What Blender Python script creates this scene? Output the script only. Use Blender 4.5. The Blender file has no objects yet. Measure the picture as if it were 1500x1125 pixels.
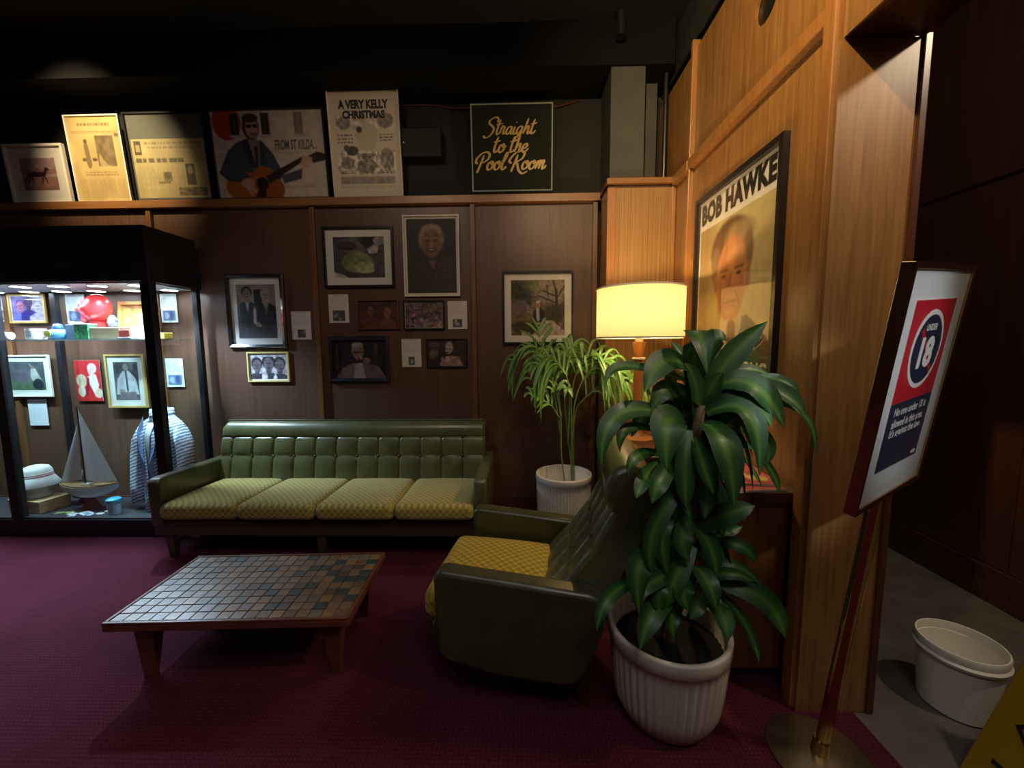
import bpy, bmesh, math, random
import numpy as np
from mathutils import Vector, Matrix
random.seed(7)
rng = np.random.default_rng(7)
scene = bpy.context.scene
COL = scene.collection
R = math.radians

# ------------------------------------------------------------------ camera, world, lights, exposure
cam_d = bpy.data.cameras.new('camera'); cam = bpy.data.objects.new('camera', cam_d); COL.objects.link(cam)
yaw, pitch, roll = R(1.404), R(5.751), R(-0.46)
fwd = Vector((-math.sin(yaw)*math.cos(pitch), math.cos(yaw)*math.cos(pitch), -math.sin(pitch)))
rt = Vector((math.cos(yaw), math.sin(yaw), 0)); up = rt.cross(fwd)
c_, s_ = math.cos(roll), math.sin(roll)
rt2 = c_*rt + s_*up; up2 = -s_*rt + c_*up
m = Matrix.Identity(4)
for i in range(3):
    m[i][0] = rt2[i]; m[i][1] = up2[i]; m[i][2] = -fwd[i]
m.translation = (0, 0, 1.45)
cam.matrix_world = m
cam_d.sensor_fit = 'HORIZONTAL'; cam_d.sensor_width = 36.0; cam_d.lens = 36.0*590/1500
cam_d.clip_start = 0.05
scene.camera = cam

world = bpy.data.worlds.new('world'); scene.world = world; world.use_nodes = True
world.node_tree.nodes['Background'].inputs[0].default_value = (0.5, 0.42, 0.36, 1)
world.node_tree.nodes['Background'].inputs[1].default_value = 0.0
scene.view_settings.view_transform = 'Standard'; scene.view_settings.look = 'None'
scene.view_settings.gamma = 1.0; scene.view_settings.use_curve_mapping = False
scene.view_settings.exposure = 0.12

def light(name, kind, loc, energy, color, target=None, size=0.1, spot=90, blend=0.5, sx=1, sy=1):
    d = bpy.data.lights.new(name, kind); d.energy = energy; d.color = color
    if kind in ('POINT', 'SPOT'): d.shadow_soft_size = size
    if kind == 'SPOT': d.spot_size = R(spot); d.spot_blend = blend
    if kind == 'AREA': d.shape = 'RECTANGLE'; d.size = sx; d.size_y = sy
    o = bpy.data.objects.new(name, d); COL.objects.link(o); o.location = loc
    if target is not None:
        o.rotation_euler = (Vector(target)-Vector(loc)).to_track_quat('-Z', 'Y').to_euler()
    return o
WARM = (1.0, 0.66, 0.30); COOL = (0.66, 0.80, 1.0)
light('track_spot_poster', 'SPOT', (0.08, 0.67, 3.42), 215, (1.0, 0.70, 0.33), (1.13, 1.85, 3.05), 0.03, 98, 1.0)
light('track_spot_pictures', 'SPOT', (-3.25, 2.3, 3.5), 150, (1.0, 0.74, 0.42), (-3.3, 3.4, 2.95), 0.03, 62, 0.9)
light('track_spot_palm', 'SPOT', (0.1, 1.6, 3.5), 25, (1.0, 0.72, 0.38), (0.25, 3.0, 1.6), 0.04, 60, 0.9)
light('track_spot_mid', 'SPOT', (-1.2, 0.9, 3.5), 30, (1.0, 0.70, 0.44), (-1.0, 3.4, 2.2), 0.05, 72, 1.0)
light('track_spot_sign', 'SPOT', (1.02, -1.3, 3.1), 330, (0.90, 0.95, 1.0), (1.07, 1.13, 1.35), 0.10, 11.5, 0.7)
light('front_wall_fill', 'SPOT', (-1.0, -1.2, 3.5), 60, (1.0, 0.72, 0.45), (-1.0, -2.6, 1.6), 0.05, 110, 1.0)  # added unseen wash, so the picture glass reflects a warm brown wall
light('corridor_fill', 'POINT', (2.25, 0.6, 3.1), 56, (1.0, 0.80, 0.55), size=0.06)  # added lamp without a known fixture, lifts the corridor out of black
light('seating_fill', 'AREA', (-1.0, 0.4, 3.66), 10, (0.95, 0.94, 0.98), (-1.0, 0.4, 0.0), sx=2.6, sy=1.0)  # added soft fill over the seating, not an actual ceiling panel
light('right_fill', 'AREA', (0.55, -0.6, 3.64), 12, (1.0, 0.93, 0.84), (0.6, 0.3, 0.0), sx=1.0, sy=0.6)  # added fill from behind right for pot and counter, no fixture there
light('lamp_bulb', 'POINT', (0.72, 2.5, 1.63), 42, (1.0, 0.70, 0.34), size=0.045)
for i, x in enumerate((-4.6, -4.3, -4.0, -3.73, -3.44, -3.14, -2.82)):
    light('case_downlight', 'SPOT', (x, 2.97, 1.893), 260 if x > -3 else 66, (0.58, 0.75, 1.0), (x+(0.25 if x > -3 else 0), 3.06 if x < -3 else 2.8, 0.2), 0.03, 135, 0.8)

# ------------------------------------------------------------------ materials
MATS = {}
def newmat(name):
    mt = bpy.data.materials.new(name); mt.use_nodes = True
    return mt, mt.node_tree.nodes, mt.node_tree.links, mt.node_tree.nodes['Principled BSDF']
def ramp(n, stops):
    r = n.new('ShaderNodeValToRGB'); cr = r.color_ramp
    while len(cr.elements) < len(stops): cr.elements.new(0.5)
    for e, (p, c) in zip(cr.elements, stops):
        e.position = p; e.color = (*c, 1)
    return r
def simple(name, col, rough=0.5, metal=0.0, var=0.0, scale=20, bump=0.0, coat=0.0, spec=0.5):
    if name in MATS: return MATS[name]
    mt, n, l, b = newmat(name)
    b.inputs['Base Color'].default_value = (*col, 1); b.inputs['Roughness'].default_value = rough
    b.inputs['Metallic'].default_value = metal; b.inputs['Coat Weight'].default_value = coat
    b.inputs['Specular IOR Level'].default_value = spec
    if var > 0 or bump > 0:
        tc = n.new('ShaderNodeTexCoord'); nz = n.new('ShaderNodeTexNoise')
        nz.inputs['Scale'].default_value = scale; nz.inputs['Detail'].default_value = 4
        l.new(tc.outputs['Object'], nz.inputs['Vector'])
        if var > 0:
            r = ramp(n, [(0.3, tuple(c*(1-var) for c in col)), (0.7, tuple(min(1, c*(1+var)) for c in col))])
            l.new(nz.outputs['Fac'], r.inputs[0]); l.new(r.outputs[0], b.inputs['Base Color'])
        if bump > 0:
            bp = n.new('ShaderNodeBump'); bp.inputs['Strength'].default_value = bump; bp.inputs['Distance'].default_value = 0.004
            l.new(nz.outputs['Fac'], bp.inputs['Height']); l.new(bp.outputs[0], b.inputs['Normal'])
    MATS[name] = mt
    return mt
def wood(name, c0, c1, rough=0.4, sc=(38, 38, 1.6), stripes=0.35, coat=0.15, ssc=90):
    if name in MATS: return MATS[name]
    mt, n, l, b = newmat(name)
    tc = n.new('ShaderNodeTexCoord'); mp = n.new('ShaderNodeMapping'); mp.inputs['Scale'].default_value = sc
    l.new(tc.outputs['Object'], mp.inputs[0])
    nz = n.new('ShaderNodeTexNoise'); nz.inputs['Scale'].default_value = 1.0; nz.inputs['Detail'].default_value = 6; nz.inputs['Roughness'].default_value = 0.65
    l.new(mp.outputs[0], nz.inputs['Vector'])
    mp2 = n.new('ShaderNodeMapping'); mp2.inputs['Scale'].default_value = tuple(s*ssc/38 for s in sc)
    l.new(tc.outputs['Object'], mp2.inputs[0])
    n2 = n.new('ShaderNodeTexNoise'); n2.inputs['Scale'].default_value = 1.0; n2.inputs['Detail'].default_value = 2
    l.new(mp2.outputs[0], n2.inputs['Vector'])
    mx = n.new('ShaderNodeMix'); mx.inputs[0].default_value = stripes
    l.new(nz.outputs['Fac'], mx.inputs[2]); l.new(n2.outputs['Fac'], mx.inputs[3])
    r = ramp(n, [(0.32, c0), (0.68, c1)]); l.new(mx.outputs[0], r.inputs[0])
    l.new(r.outputs[0], b.inputs['Base Color'])
    b.inputs['Roughness'].default_value = rough; b.inputs['Coat Weight'].default_value = coat; b.inputs['Coat Roughness'].default_value = 0.3
    bp = n.new('ShaderNodeBump'); bp.inputs['Strength'].default_value = 0.15; bp.inputs['Distance'].default_value = 0.002
    l.new(mx.outputs[0], bp.inputs['Height']); l.new(bp.outputs[0], b.inputs['Normal'])
    MATS[name] = mt
    return mt
def emis(name, col, strength):
    mt, n, l, b = newmat(name)
    b.inputs['Base Color'].default_value = (*col, 1)
    b.inputs['Emission Color'].default_value = (*col, 1); b.inputs['Emission Strength'].default_value = strength
    return mt
def glassmat(name, tint=(1, 1, 1), refl=1.0):
    mt, n, l, b = newmat(name); n.remove(b)
    out = n['Material Output']; tr = n.new('ShaderNodeBsdfTransparent'); tr.inputs[0].default_value = (*tint, 1)
    gl = n.new('ShaderNodeBsdfGlossy'); gl.inputs['Roughness'].default_value = 0.015
    fr = n.new('ShaderNodeFresnel'); ge = n.new('ShaderNodeNewGeometry'); mi = n.new('ShaderNodeMix'); mi.inputs[2].default_value = 1.45; mi.inputs[3].default_value = 1/1.45
    l.new(ge.outputs['Backfacing'], mi.inputs[0]); l.new(mi.outputs[0], fr.inputs[0])
    ml = n.new('ShaderNodeMath'); ml.operation = 'MULTIPLY'; ml.inputs[1].default_value = refl
    l.new(fr.outputs[0], ml.inputs[0])
    mx = n.new('ShaderNodeMixShader'); l.new(ml.outputs[0], mx.inputs[0]); l.new(tr.outputs[0], mx.inputs[1]); l.new(gl.outputs[0], mx.inputs[2])
    l.new(mx.outputs[0], out.inputs[0])
    return mt
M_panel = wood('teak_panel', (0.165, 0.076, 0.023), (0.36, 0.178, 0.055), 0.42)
M_trimw = wood('teak_trim', (0.24, 0.10, 0.028), (0.42, 0.19, 0.055), 0.4, (50, 50, 3))
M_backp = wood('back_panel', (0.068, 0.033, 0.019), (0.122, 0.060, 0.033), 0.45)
M_ledge = wood('ledge_wood', (0.20, 0.088, 0.028), (0.34, 0.15, 0.045), 0.4, (3, 50, 50))
M_batten = wood('batten_wood', (0.11, 0.046, 0.017), (0.19, 0.082, 0.028), 0.4, (50, 50, 3))
M_reed = wood('reeded_panel', (0.15, 0.072, 0.022), (0.46, 0.25, 0.085), 0.42, (85, 85, 0.4), 0.3)
M_sofaw = wood('sofa_frame', (0.055, 0.034, 0.014), (0.085, 0.055, 0.022), 0.4, (4, 40, 40))
M_dwood = wood('dark_wood', (0.05, 0.016, 0.008), (0.11, 0.036, 0.016), 0.35, (40, 40, 4))
M_twood = wood('table_wood', (0.10, 0.030, 0.014), (0.20, 0.065, 0.028), 0.3, (6, 40, 40), coat=0.4)
M_cwood = wood('counter_wood', (0.16, 0.055, 0.012), (0.26, 0.095, 0.020), 0.35)
M_corr = wood('corridor_wood', (0.065, 0.024, 0.014), (0.10, 0.038, 0.021), 0.45, (14, 14, 1))
M_lwood = wood('light_wood', (0.42, 0.27, 0.12), (0.60, 0.42, 0.20), 0.5, (20, 4, 20))
M_lampw = wood('lamp_wood', (0.30, 0.11, 0.03), (0.46, 0.19, 0.055), 0.3, (40, 40, 4), coat=0.4)
M_black = simple('black_wall', (0.012, 0.013, 0.011), 0.75, var=0.25, scale=3)
M_bulk = simple('black_bulkhead', (0.004, 0.004, 0.0035), 0.85, spec=0.2)
M_ceil = simple('black_ceiling', (0.006, 0.006, 0.006), 0.8)
M_grey = simple('grey_column', (0.060, 0.062, 0.054), 0.6, var=0.15, scale=5)
M_blackm = simple('black_metal', (0.012, 0.012, 0.014), 0.35)
M_blackf = simple('black_frame', (0.012, 0.010, 0.010), 0.3)
M_bluef = simple('glossy_black_frame', (0.020, 0.024, 0.034), 0.16, coat=0.6)
M_white = simple('white_mount', (0.80, 0.78, 0.74), 0.7)
M_cream = simple('cream_card', (0.74, 0.70, 0.60), 0.7)
M_ceram = simple('white_ceramic', (0.72, 0.66, 0.58), 0.35, var=0.04, scale=8)
M_plast = simple('white_plastic', (0.78, 0.73, 0.62), 0.35)
M_soil = simple('soil', (0.008, 0.006, 0.004), 0.95, var=0.4, scale=80, bump=0.8)
M_tub = simple('tub_plastic', (0.93, 0.89, 0.78), 0.35)
M_brass = simple('brass', (0.62, 0.40, 0.16), 0.18, 1.0, var=0.1, scale=6)
M_bronze = simple('base_metal', (0.50, 0.44, 0.32), 0.33, 1.0, var=0.08, scale=10)
M_gold = simple('gold_ink', (0.62, 0.40, 0.05), 0.4)
M_goldf = simple('gold_frame', (0.62, 0.42, 0.14), 0.35, 0.3)
M_pale = simple('pale_line', (0.30, 0.36, 0.28), 0.5)
M_ink = simple('black_ink', (0.02, 0.018, 0.018), 0.5)
M_greyink = simple('grey_ink', (0.16, 0.15, 0.14), 0.6)
M_whiteink = simple('white_ink', (0.82, 0.82, 0.82), 0.5)
M_glass = glassmat('picture_glass', (0.97, 0.97, 0.96), 0.9)
M_cglass = glassmat('case_glass', (0.95, 0.98, 0.97), 0.8)
M_shelfg = glassmat('shelf_glass', (0.85, 0.95, 0.92), 1.0)
M_print = None
def printmat():
    global M_print
    mt, n, l, b = newmat('photo_print')
    at = n.new('ShaderNodeAttribute'); at.attribute_name = 'Col'
    l.new(at.outputs['Color'], b.inputs['Base Color']); b.inputs['Roughness'].default_value = 0.55
    M_print = mt
printmat()
def vinyl(name, col):
    mt, n, l, b = newmat(name)
    tc = n.new('ShaderNodeTexCoord'); v = n.new('ShaderNodeTexVoronoi'); v.inputs['Scale'].default_value = 420
    l.new(tc.outputs['Object'], v.inputs['Vector'])
    nz = n.new('ShaderNodeTexNoise'); nz.inputs['Scale'].default_value = 9; nz.inputs['Detail'].default_value = 5
    l.new(tc.outputs['Object'], nz.inputs['Vector'])
    r = ramp(n, [(0.3, tuple(c*0.75 for c in col)), (0.75, tuple(c*1.2 for c in col))]); l.new(nz.outputs['Fac'], r.inputs[0])
    l.new(r.outputs[0], b.inputs['Base Color'])
    bp = n.new('ShaderNodeBump'); bp.inputs['Strength'].default_value = 0.12; bp.inputs['Distance'].default_value = 0.001
    l.new(v.outputs['Distance'], bp.inputs['Height']); l.new(bp.outputs[0], b.inputs['Normal'])
    b.inputs['Roughness'].default_value = 0.33; b.inputs['Coat Weight'].default_value = 0.35; b.inputs['Coat Roughness'].default_value = 0.20
    return mt
M_vinyl = vinyl('green_vinyl', (0.104, 0.112, 0.044))
M_vinyld = vinyl('dark_green_vinyl', (0.072, 0.066, 0.026))
def weave(name, ca, cb, cell):
    mt, n, l, b = newmat(name)
    tc = n.new('ShaderNodeTexCoord'); sp = n.new('ShaderNodeSeparateXYZ'); l.new(tc.outputs['Object'], sp.inputs[0])
    sb = n.new('ShaderNodeMath'); sb.operation = 'SUBTRACT'; l.new(sp.outputs[1], sb.inputs[0]); l.new(sp.outputs[2], sb.inputs[1])
    cb_ = n.new('ShaderNodeCombineXYZ'); l.new(sp.outputs[0], cb_.inputs[0]); l.new(sb.outputs[0], cb_.inputs[1]); cb_.inputs[2].default_value = 0.3*cell
    nz = n.new('ShaderNodeTexNoise'); nz.inputs['Scale'].default_value = 90; l.new(cb_.outputs[0], nz.inputs['Vector'])
    ad = n.new('ShaderNodeMix'); ad.data_type = 'VECTOR'; ad.inputs[0].default_value = 0.006
    l.new(cb_.outputs[0], ad.inputs[4]); l.new(nz.outputs['Color'], ad.inputs[5])
    ck = n.new('ShaderNodeTexChecker'); ck.inputs['Scale'].default_value = 1/cell
    l.new(ad.outputs[1], ck.inputs['Vector'])
    wv = n.new('ShaderNodeTexWave'); wv.wave_type = 'BANDS'; wv.bands_direction = 'DIAGONAL'; wv.inputs['Scale'].default_value = 0.55/cell; wv.inputs['Distortion'].default_value = 0.5
    l.new(cb_.outputs[0], wv.inputs['Vector'])
    mm = n.new('ShaderNodeMix'); mm.inputs[0].default_value = 0.35
    l.new(ck.outputs['Fac'], mm.inputs[2]); l.new(wv.outputs['Fac'], mm.inputs[3])
    r = ramp(n, [(0.2, ca), (0.8, cb)]); l.new(mm.outputs[0], r.inputs[0]); l.new(r.outputs[0], b.inputs['Base Color'])
    b.inputs['Roughness'].default_value = 0.85; b.inputs['Sheen Weight'].default_value = 0.2
    n3 = n.new('ShaderNodeTexNoise'); n3.inputs['Scale'].default_value = 500; l.new(tc.outputs['Object'], n3.inputs['Vector'])
    bp = n.new('ShaderNodeBump'); bp.inputs['Strength'].default_value = 0.5; bp.inputs['Distance'].default_value = 0.002
    l.new(n3.outputs['Fac'], bp.inputs['Height']); l.new(bp.outputs[0], b.inputs['Normal'])
    return mt
M_weave = weave('mustard_weave', (0.32, 0.22, 0.010), (0.60, 0.44, 0.032), 0.021)
M_weave2 = weave('olive_weave', (0.26, 0.20, 0.04), (0.44, 0.36, 0.09), 0.021)
def carpetmat():
    mt, n, l, b = newmat('burgundy_carpet')
    tc = n.new('ShaderNodeTexCoord')
    v = n.new('ShaderNodeTexVoronoi'); v.inputs['Scale'].default_value = 62; v.inputs['Randomness'].default_value = 0.15
    l.new(tc.outputs['Object'], v.inputs['Vector'])
    nz = n.new('ShaderNodeTexNoise'); nz.inputs['Scale'].default_value = 3; nz.inputs['Detail'].default_value = 5
    l.new(tc.outputs['Object'], nz.inputs['Vector'])
    r = ramp(n, [(0.12, (0.115, 0.030, 0.047)), (0.32, (0.078, 0.011, 0.024))]); l.new(v.outputs['Distance'], r.inputs[0])
    r2 = ramp(n, [(0.3, (0.82, 0.82, 0.82)), (0.7, (1.1, 1.1, 1.1))]); l.new(nz.outputs['Fac'], r2.inputs[0])
    mx = n.new('ShaderNodeMix'); mx.data_type = 'RGBA'; mx.blend_type = 'MULTIPLY'; mx.inputs[0].default_value = 1
    l.new(r.outputs[0], mx.inputs[6]); l.new(r2.outputs[0], mx.inputs[7]); l.new(mx.outputs[2], b.inputs['Base Color'])
    b.inputs['Roughness'].default_value = 0.95; b.inputs['Specular IOR Level'].default_value = 0.15
    n3 = n.new('ShaderNodeTexNoise'); n3.inputs['Scale'].default_value = 350; l.new(tc.outputs['Object'], n3.inputs['Vector'])
    bp = n.new('ShaderNodeBump'); bp.inputs['Strength'].default_value = 0.5; bp.inputs['Distance'].default_value = 0.003
    l.new(n3.outputs['Fac'], bp.inputs['Height']); l.new(bp.outputs[0], b.inputs['Normal'])
    return mt
M_carpet = carpetmat()
M_conc = simple('grey_concrete', (0.13, 0.115, 0.095), 0.6, var=0.22, scale=7, bump=0.2)

# ------------------------------------------------------------------ mesh helpers
class MB:
    def __init__(s): s.v = []; s.f = []
    def add(s, vs, fs):
        o = len(s.v); s.v += [tuple(p) for p in vs]; s.f += [tuple(i+o for i in f) for f in fs]; return s
    def box(s, x0, x1, y0, y1, z0, z1):
        return s.add([(x0,y0,z0),(x1,y0,z0),(x1,y1,z0),(x0,y1,z0),(x0,y0,z1),(x1,y0,z1),(x1,y1,z1),(x0,y1,z1)],
                     [(0,3,2,1),(4,5,6,7),(0,1,5,4),(1,2,6,5),(2,3,7,6),(3,0,4,7)])
    def hexa(s, low, high):   # two quads, counter-clockwise from above
        return s.add(list(low)+list(high), [(0,3,2,1),(4,5,6,7),(0,1,5,4),(1,2,6,5),(2,3,7,6),(3,0,4,7)])
    def prism(s, poly, a, b, axis='y'):
        n = len(poly)
        def P(p, t): return (p[0], t, p[1]) if axis == 'y' else ((t, p[0], p[1]) if axis == 'x' else (p[0], p[1], t))
        vs = [P(p, a) for p in poly]+[P(p, b) for p in poly]
        fs = [tuple(range(n)), tuple(range(2*n-1, n-1, -1))]+[(i, i+n, (i+1) % n+n, (i+1) % n) for i in range(n)]
        return s.add(vs, fs)
    def lathe(s, prof, seg=32, c=(0, 0), cap=True, sx=1, sy=1, wob=None):
        vs = []; fs = []
        for (r, z) in prof:
            for k in range(seg):
                t = 2*math.pi*k/seg; rr = r*(wob(t, z) if wob else 1)
                vs.append((c[0]+rr*math.cos(t)*sx, c[1]+rr*math.sin(t)*sy, z))
        n = len(prof)
        for i in range(n-1):
            for k in range(seg):
                k2 = (k+1) % seg; fs.append((i*seg+k, i*seg+k2, (i+1)*seg+k2, (i+1)*seg+k))
        if cap:
            fs.append(tuple(range(seg-1, -1, -1))); fs.append(tuple((n-1)*seg+k for k in range(seg)))
        return s.add(vs, fs)
    def tube(s, pts, rad, seg=8, cap=True):
        pts = [Vector(p) for p in pts]; n = len(pts)
        if not hasattr(rad, '__len__'): rad = [rad]*n
        vs = []; fs = []; ref = None
        for i, p in enumerate(pts):
            d = (pts[min(i+1, n-1)]-pts[max(i-1, 0)]).normalized()
            if ref is None: ref = Vector((0, 0, 1)) if abs(d.z) < 0.9 else Vector((1, 0, 0))
            a = d.cross(ref).normalized(); b = a.cross(d).normalized(); ref = b
            for k in range(seg):
                t = 2*math.pi*k/seg; vs.append(p+(a*math.cos(t)+b*math.sin(t))*rad[i])
        for i in range(n-1):
            for k in range(seg):
                k2 = (k+1) % seg; fs.append((i*seg+k, i*seg+k2, (i+1)*seg+k2, (i+1)*seg+k))
        if cap: fs.append(tuple(range(seg))[::-1]); fs.append(tuple((n-1)*seg+k for k in range(seg)))
        return s.add(vs, fs)
    def mesh(s, name):
        me = bpy.data.meshes.new(name); me.from_pydata(s.v, [], s.f); me.update()
        bm = bmesh.new(); bm.from_mesh(me); bmesh.ops.recalc_face_normals(bm, faces=bm.faces); bm.to_mesh(me); bm.free()
        return me
    def build(s, name, mat, parent=None, bevel=0, smooth=False, loc=None, rot=None):
        return link(name, s.mesh(name), mat, parent, bevel, smooth, loc, rot)
def link(name, me, mat, parent=None, bevel=0, smooth=False, loc=None, rot=None):
    if mat is not None and not me.materials: me.materials.append(mat)
    if smooth:
        me.polygons.foreach_set('use_smooth', [True]*len(me.polygons))
        if smooth != 'all': me.set_sharp_from_angle(angle=R(40))
    o = bpy.data.objects.new(name, me); COL.objects.link(o)
    if parent is not None: o.parent = parent
    if loc: o.location = loc
    if rot: o.rotation_euler = rot
    if bevel:
        b = o.modifiers.new('bevel', 'BEVEL'); b.width = bevel; b.segments = 2; b.limit_method = 'ANGLE'; b.angle_limit = R(35)
    return o
def tag(o, label=None, cat=None, group=None, kind=None):
    if label: o['label'] = label
    if cat: o['category'] = cat
    if group: o['group'] = group
    if kind: o['kind'] = kind
    return o
def thing(name, label, cat, loc=(0, 0, 0), rz=0, group=None, rot=None):
    o = bpy.data.objects.new(name, None); COL.objects.link(o); o.location = loc
    o.rotation_euler = rot if rot else (0, 0, rz); o.empty_display_size = 0.1
    return tag(o, label, cat, group)
def struct(name, mb, mat, parent=None, bevel=0):
    o = mb.build(name, mat, parent, bevel)
    if parent is None: o['kind'] = 'structure'
    return o
def bx(*a): return MB().box(*a)
def cushion(w, d, h, r, dome, n=14):
    """padded slab, origin at bottom centre"""
    bm = bmesh.new(); bmesh.ops.create_cube(bm, size=2)
    bmesh.ops.subdivide_edges(bm, edges=bm.edges[:], cuts=n, use_grid_fill=True)
    hx, hy, hz = w/2, d/2, h/2
    for v in bm.verts:
        def warp(t): return math.copysign(abs(t)**0.72, t)
        p = Vector((warp(v.co.x)*hx, warp(v.co.y)*hy, warp(v.co.z)*hz))
        q = Vector((max(-hx+r, min(hx-r, p.x)), max(-hy+r, min(hy-r, p.y)), max(-hz+r, min(hz-r, p.z))))
        dlt = p-q
        if dlt.length > 1e-9: p = q+dlt.normalized()*min(dlt.length, r)
        k = (1-(p.x/hx)**2)*(1-(p.y/hy)**2)
        if p.z > 0: p.z += dome*max(0, k)**0.5
        v.co = (p.x, p.y, p.z+hz)
    me = bpy.data.meshes.new('cushion'); bmesh.ops.recalc_face_normals(bm, faces=bm.faces); bm.to_mesh(me); bm.free()
    return me
def text_obj(name, s, mat, parent, loc, width=None, height=None, bold=0.0, shear=0.0, depth=0.0006, align='CENTER', rot=(R(90), 0, 0), space=1.0):
    cu = bpy.data.curves.new(name, 'FONT'); cu.body = s; cu.align_x = align; cu.size = 1.0; cu.offset = bold; cu.shear = shear
    cu.extrude = 0.0; cu.resolution_u = 3; cu.space_character = space
    o = bpy.data.objects.new(name, cu); COL.objects.link(o)
    dg = bpy.context.evaluated_depsgraph_get(); dg.update()
    me = bpy.data.meshes.new_from_object(o.evaluated_get(dg))
    bpy.data.objects.remove(o); bpy.data.curves.remove(cu)
    co = np.empty(len(me.vertices)*3); me.vertices.foreach_get('co', co); co = co.reshape(-1, 3)
    lo, hi = co.min(0), co.max(0)
    sx = width/(hi[0]-lo[0]) if width else None; sy = height/(hi[1]-lo[1]) if height else None
    sx = sx or sy; sy = sy or sx
    co[:, 0] = (co[:, 0]-(lo[0]+hi[0])/2)*sx if align == 'CENTER' else (co[:, 0]-lo[0])*sx
    co[:, 1] = (co[:, 1]-lo[1])*sy
    me.vertices.foreach_set('co', co.ravel()); me.update(); me.materials.clear()
    return link(name, me, mat, parent, loc=loc, rot=rot)
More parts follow.
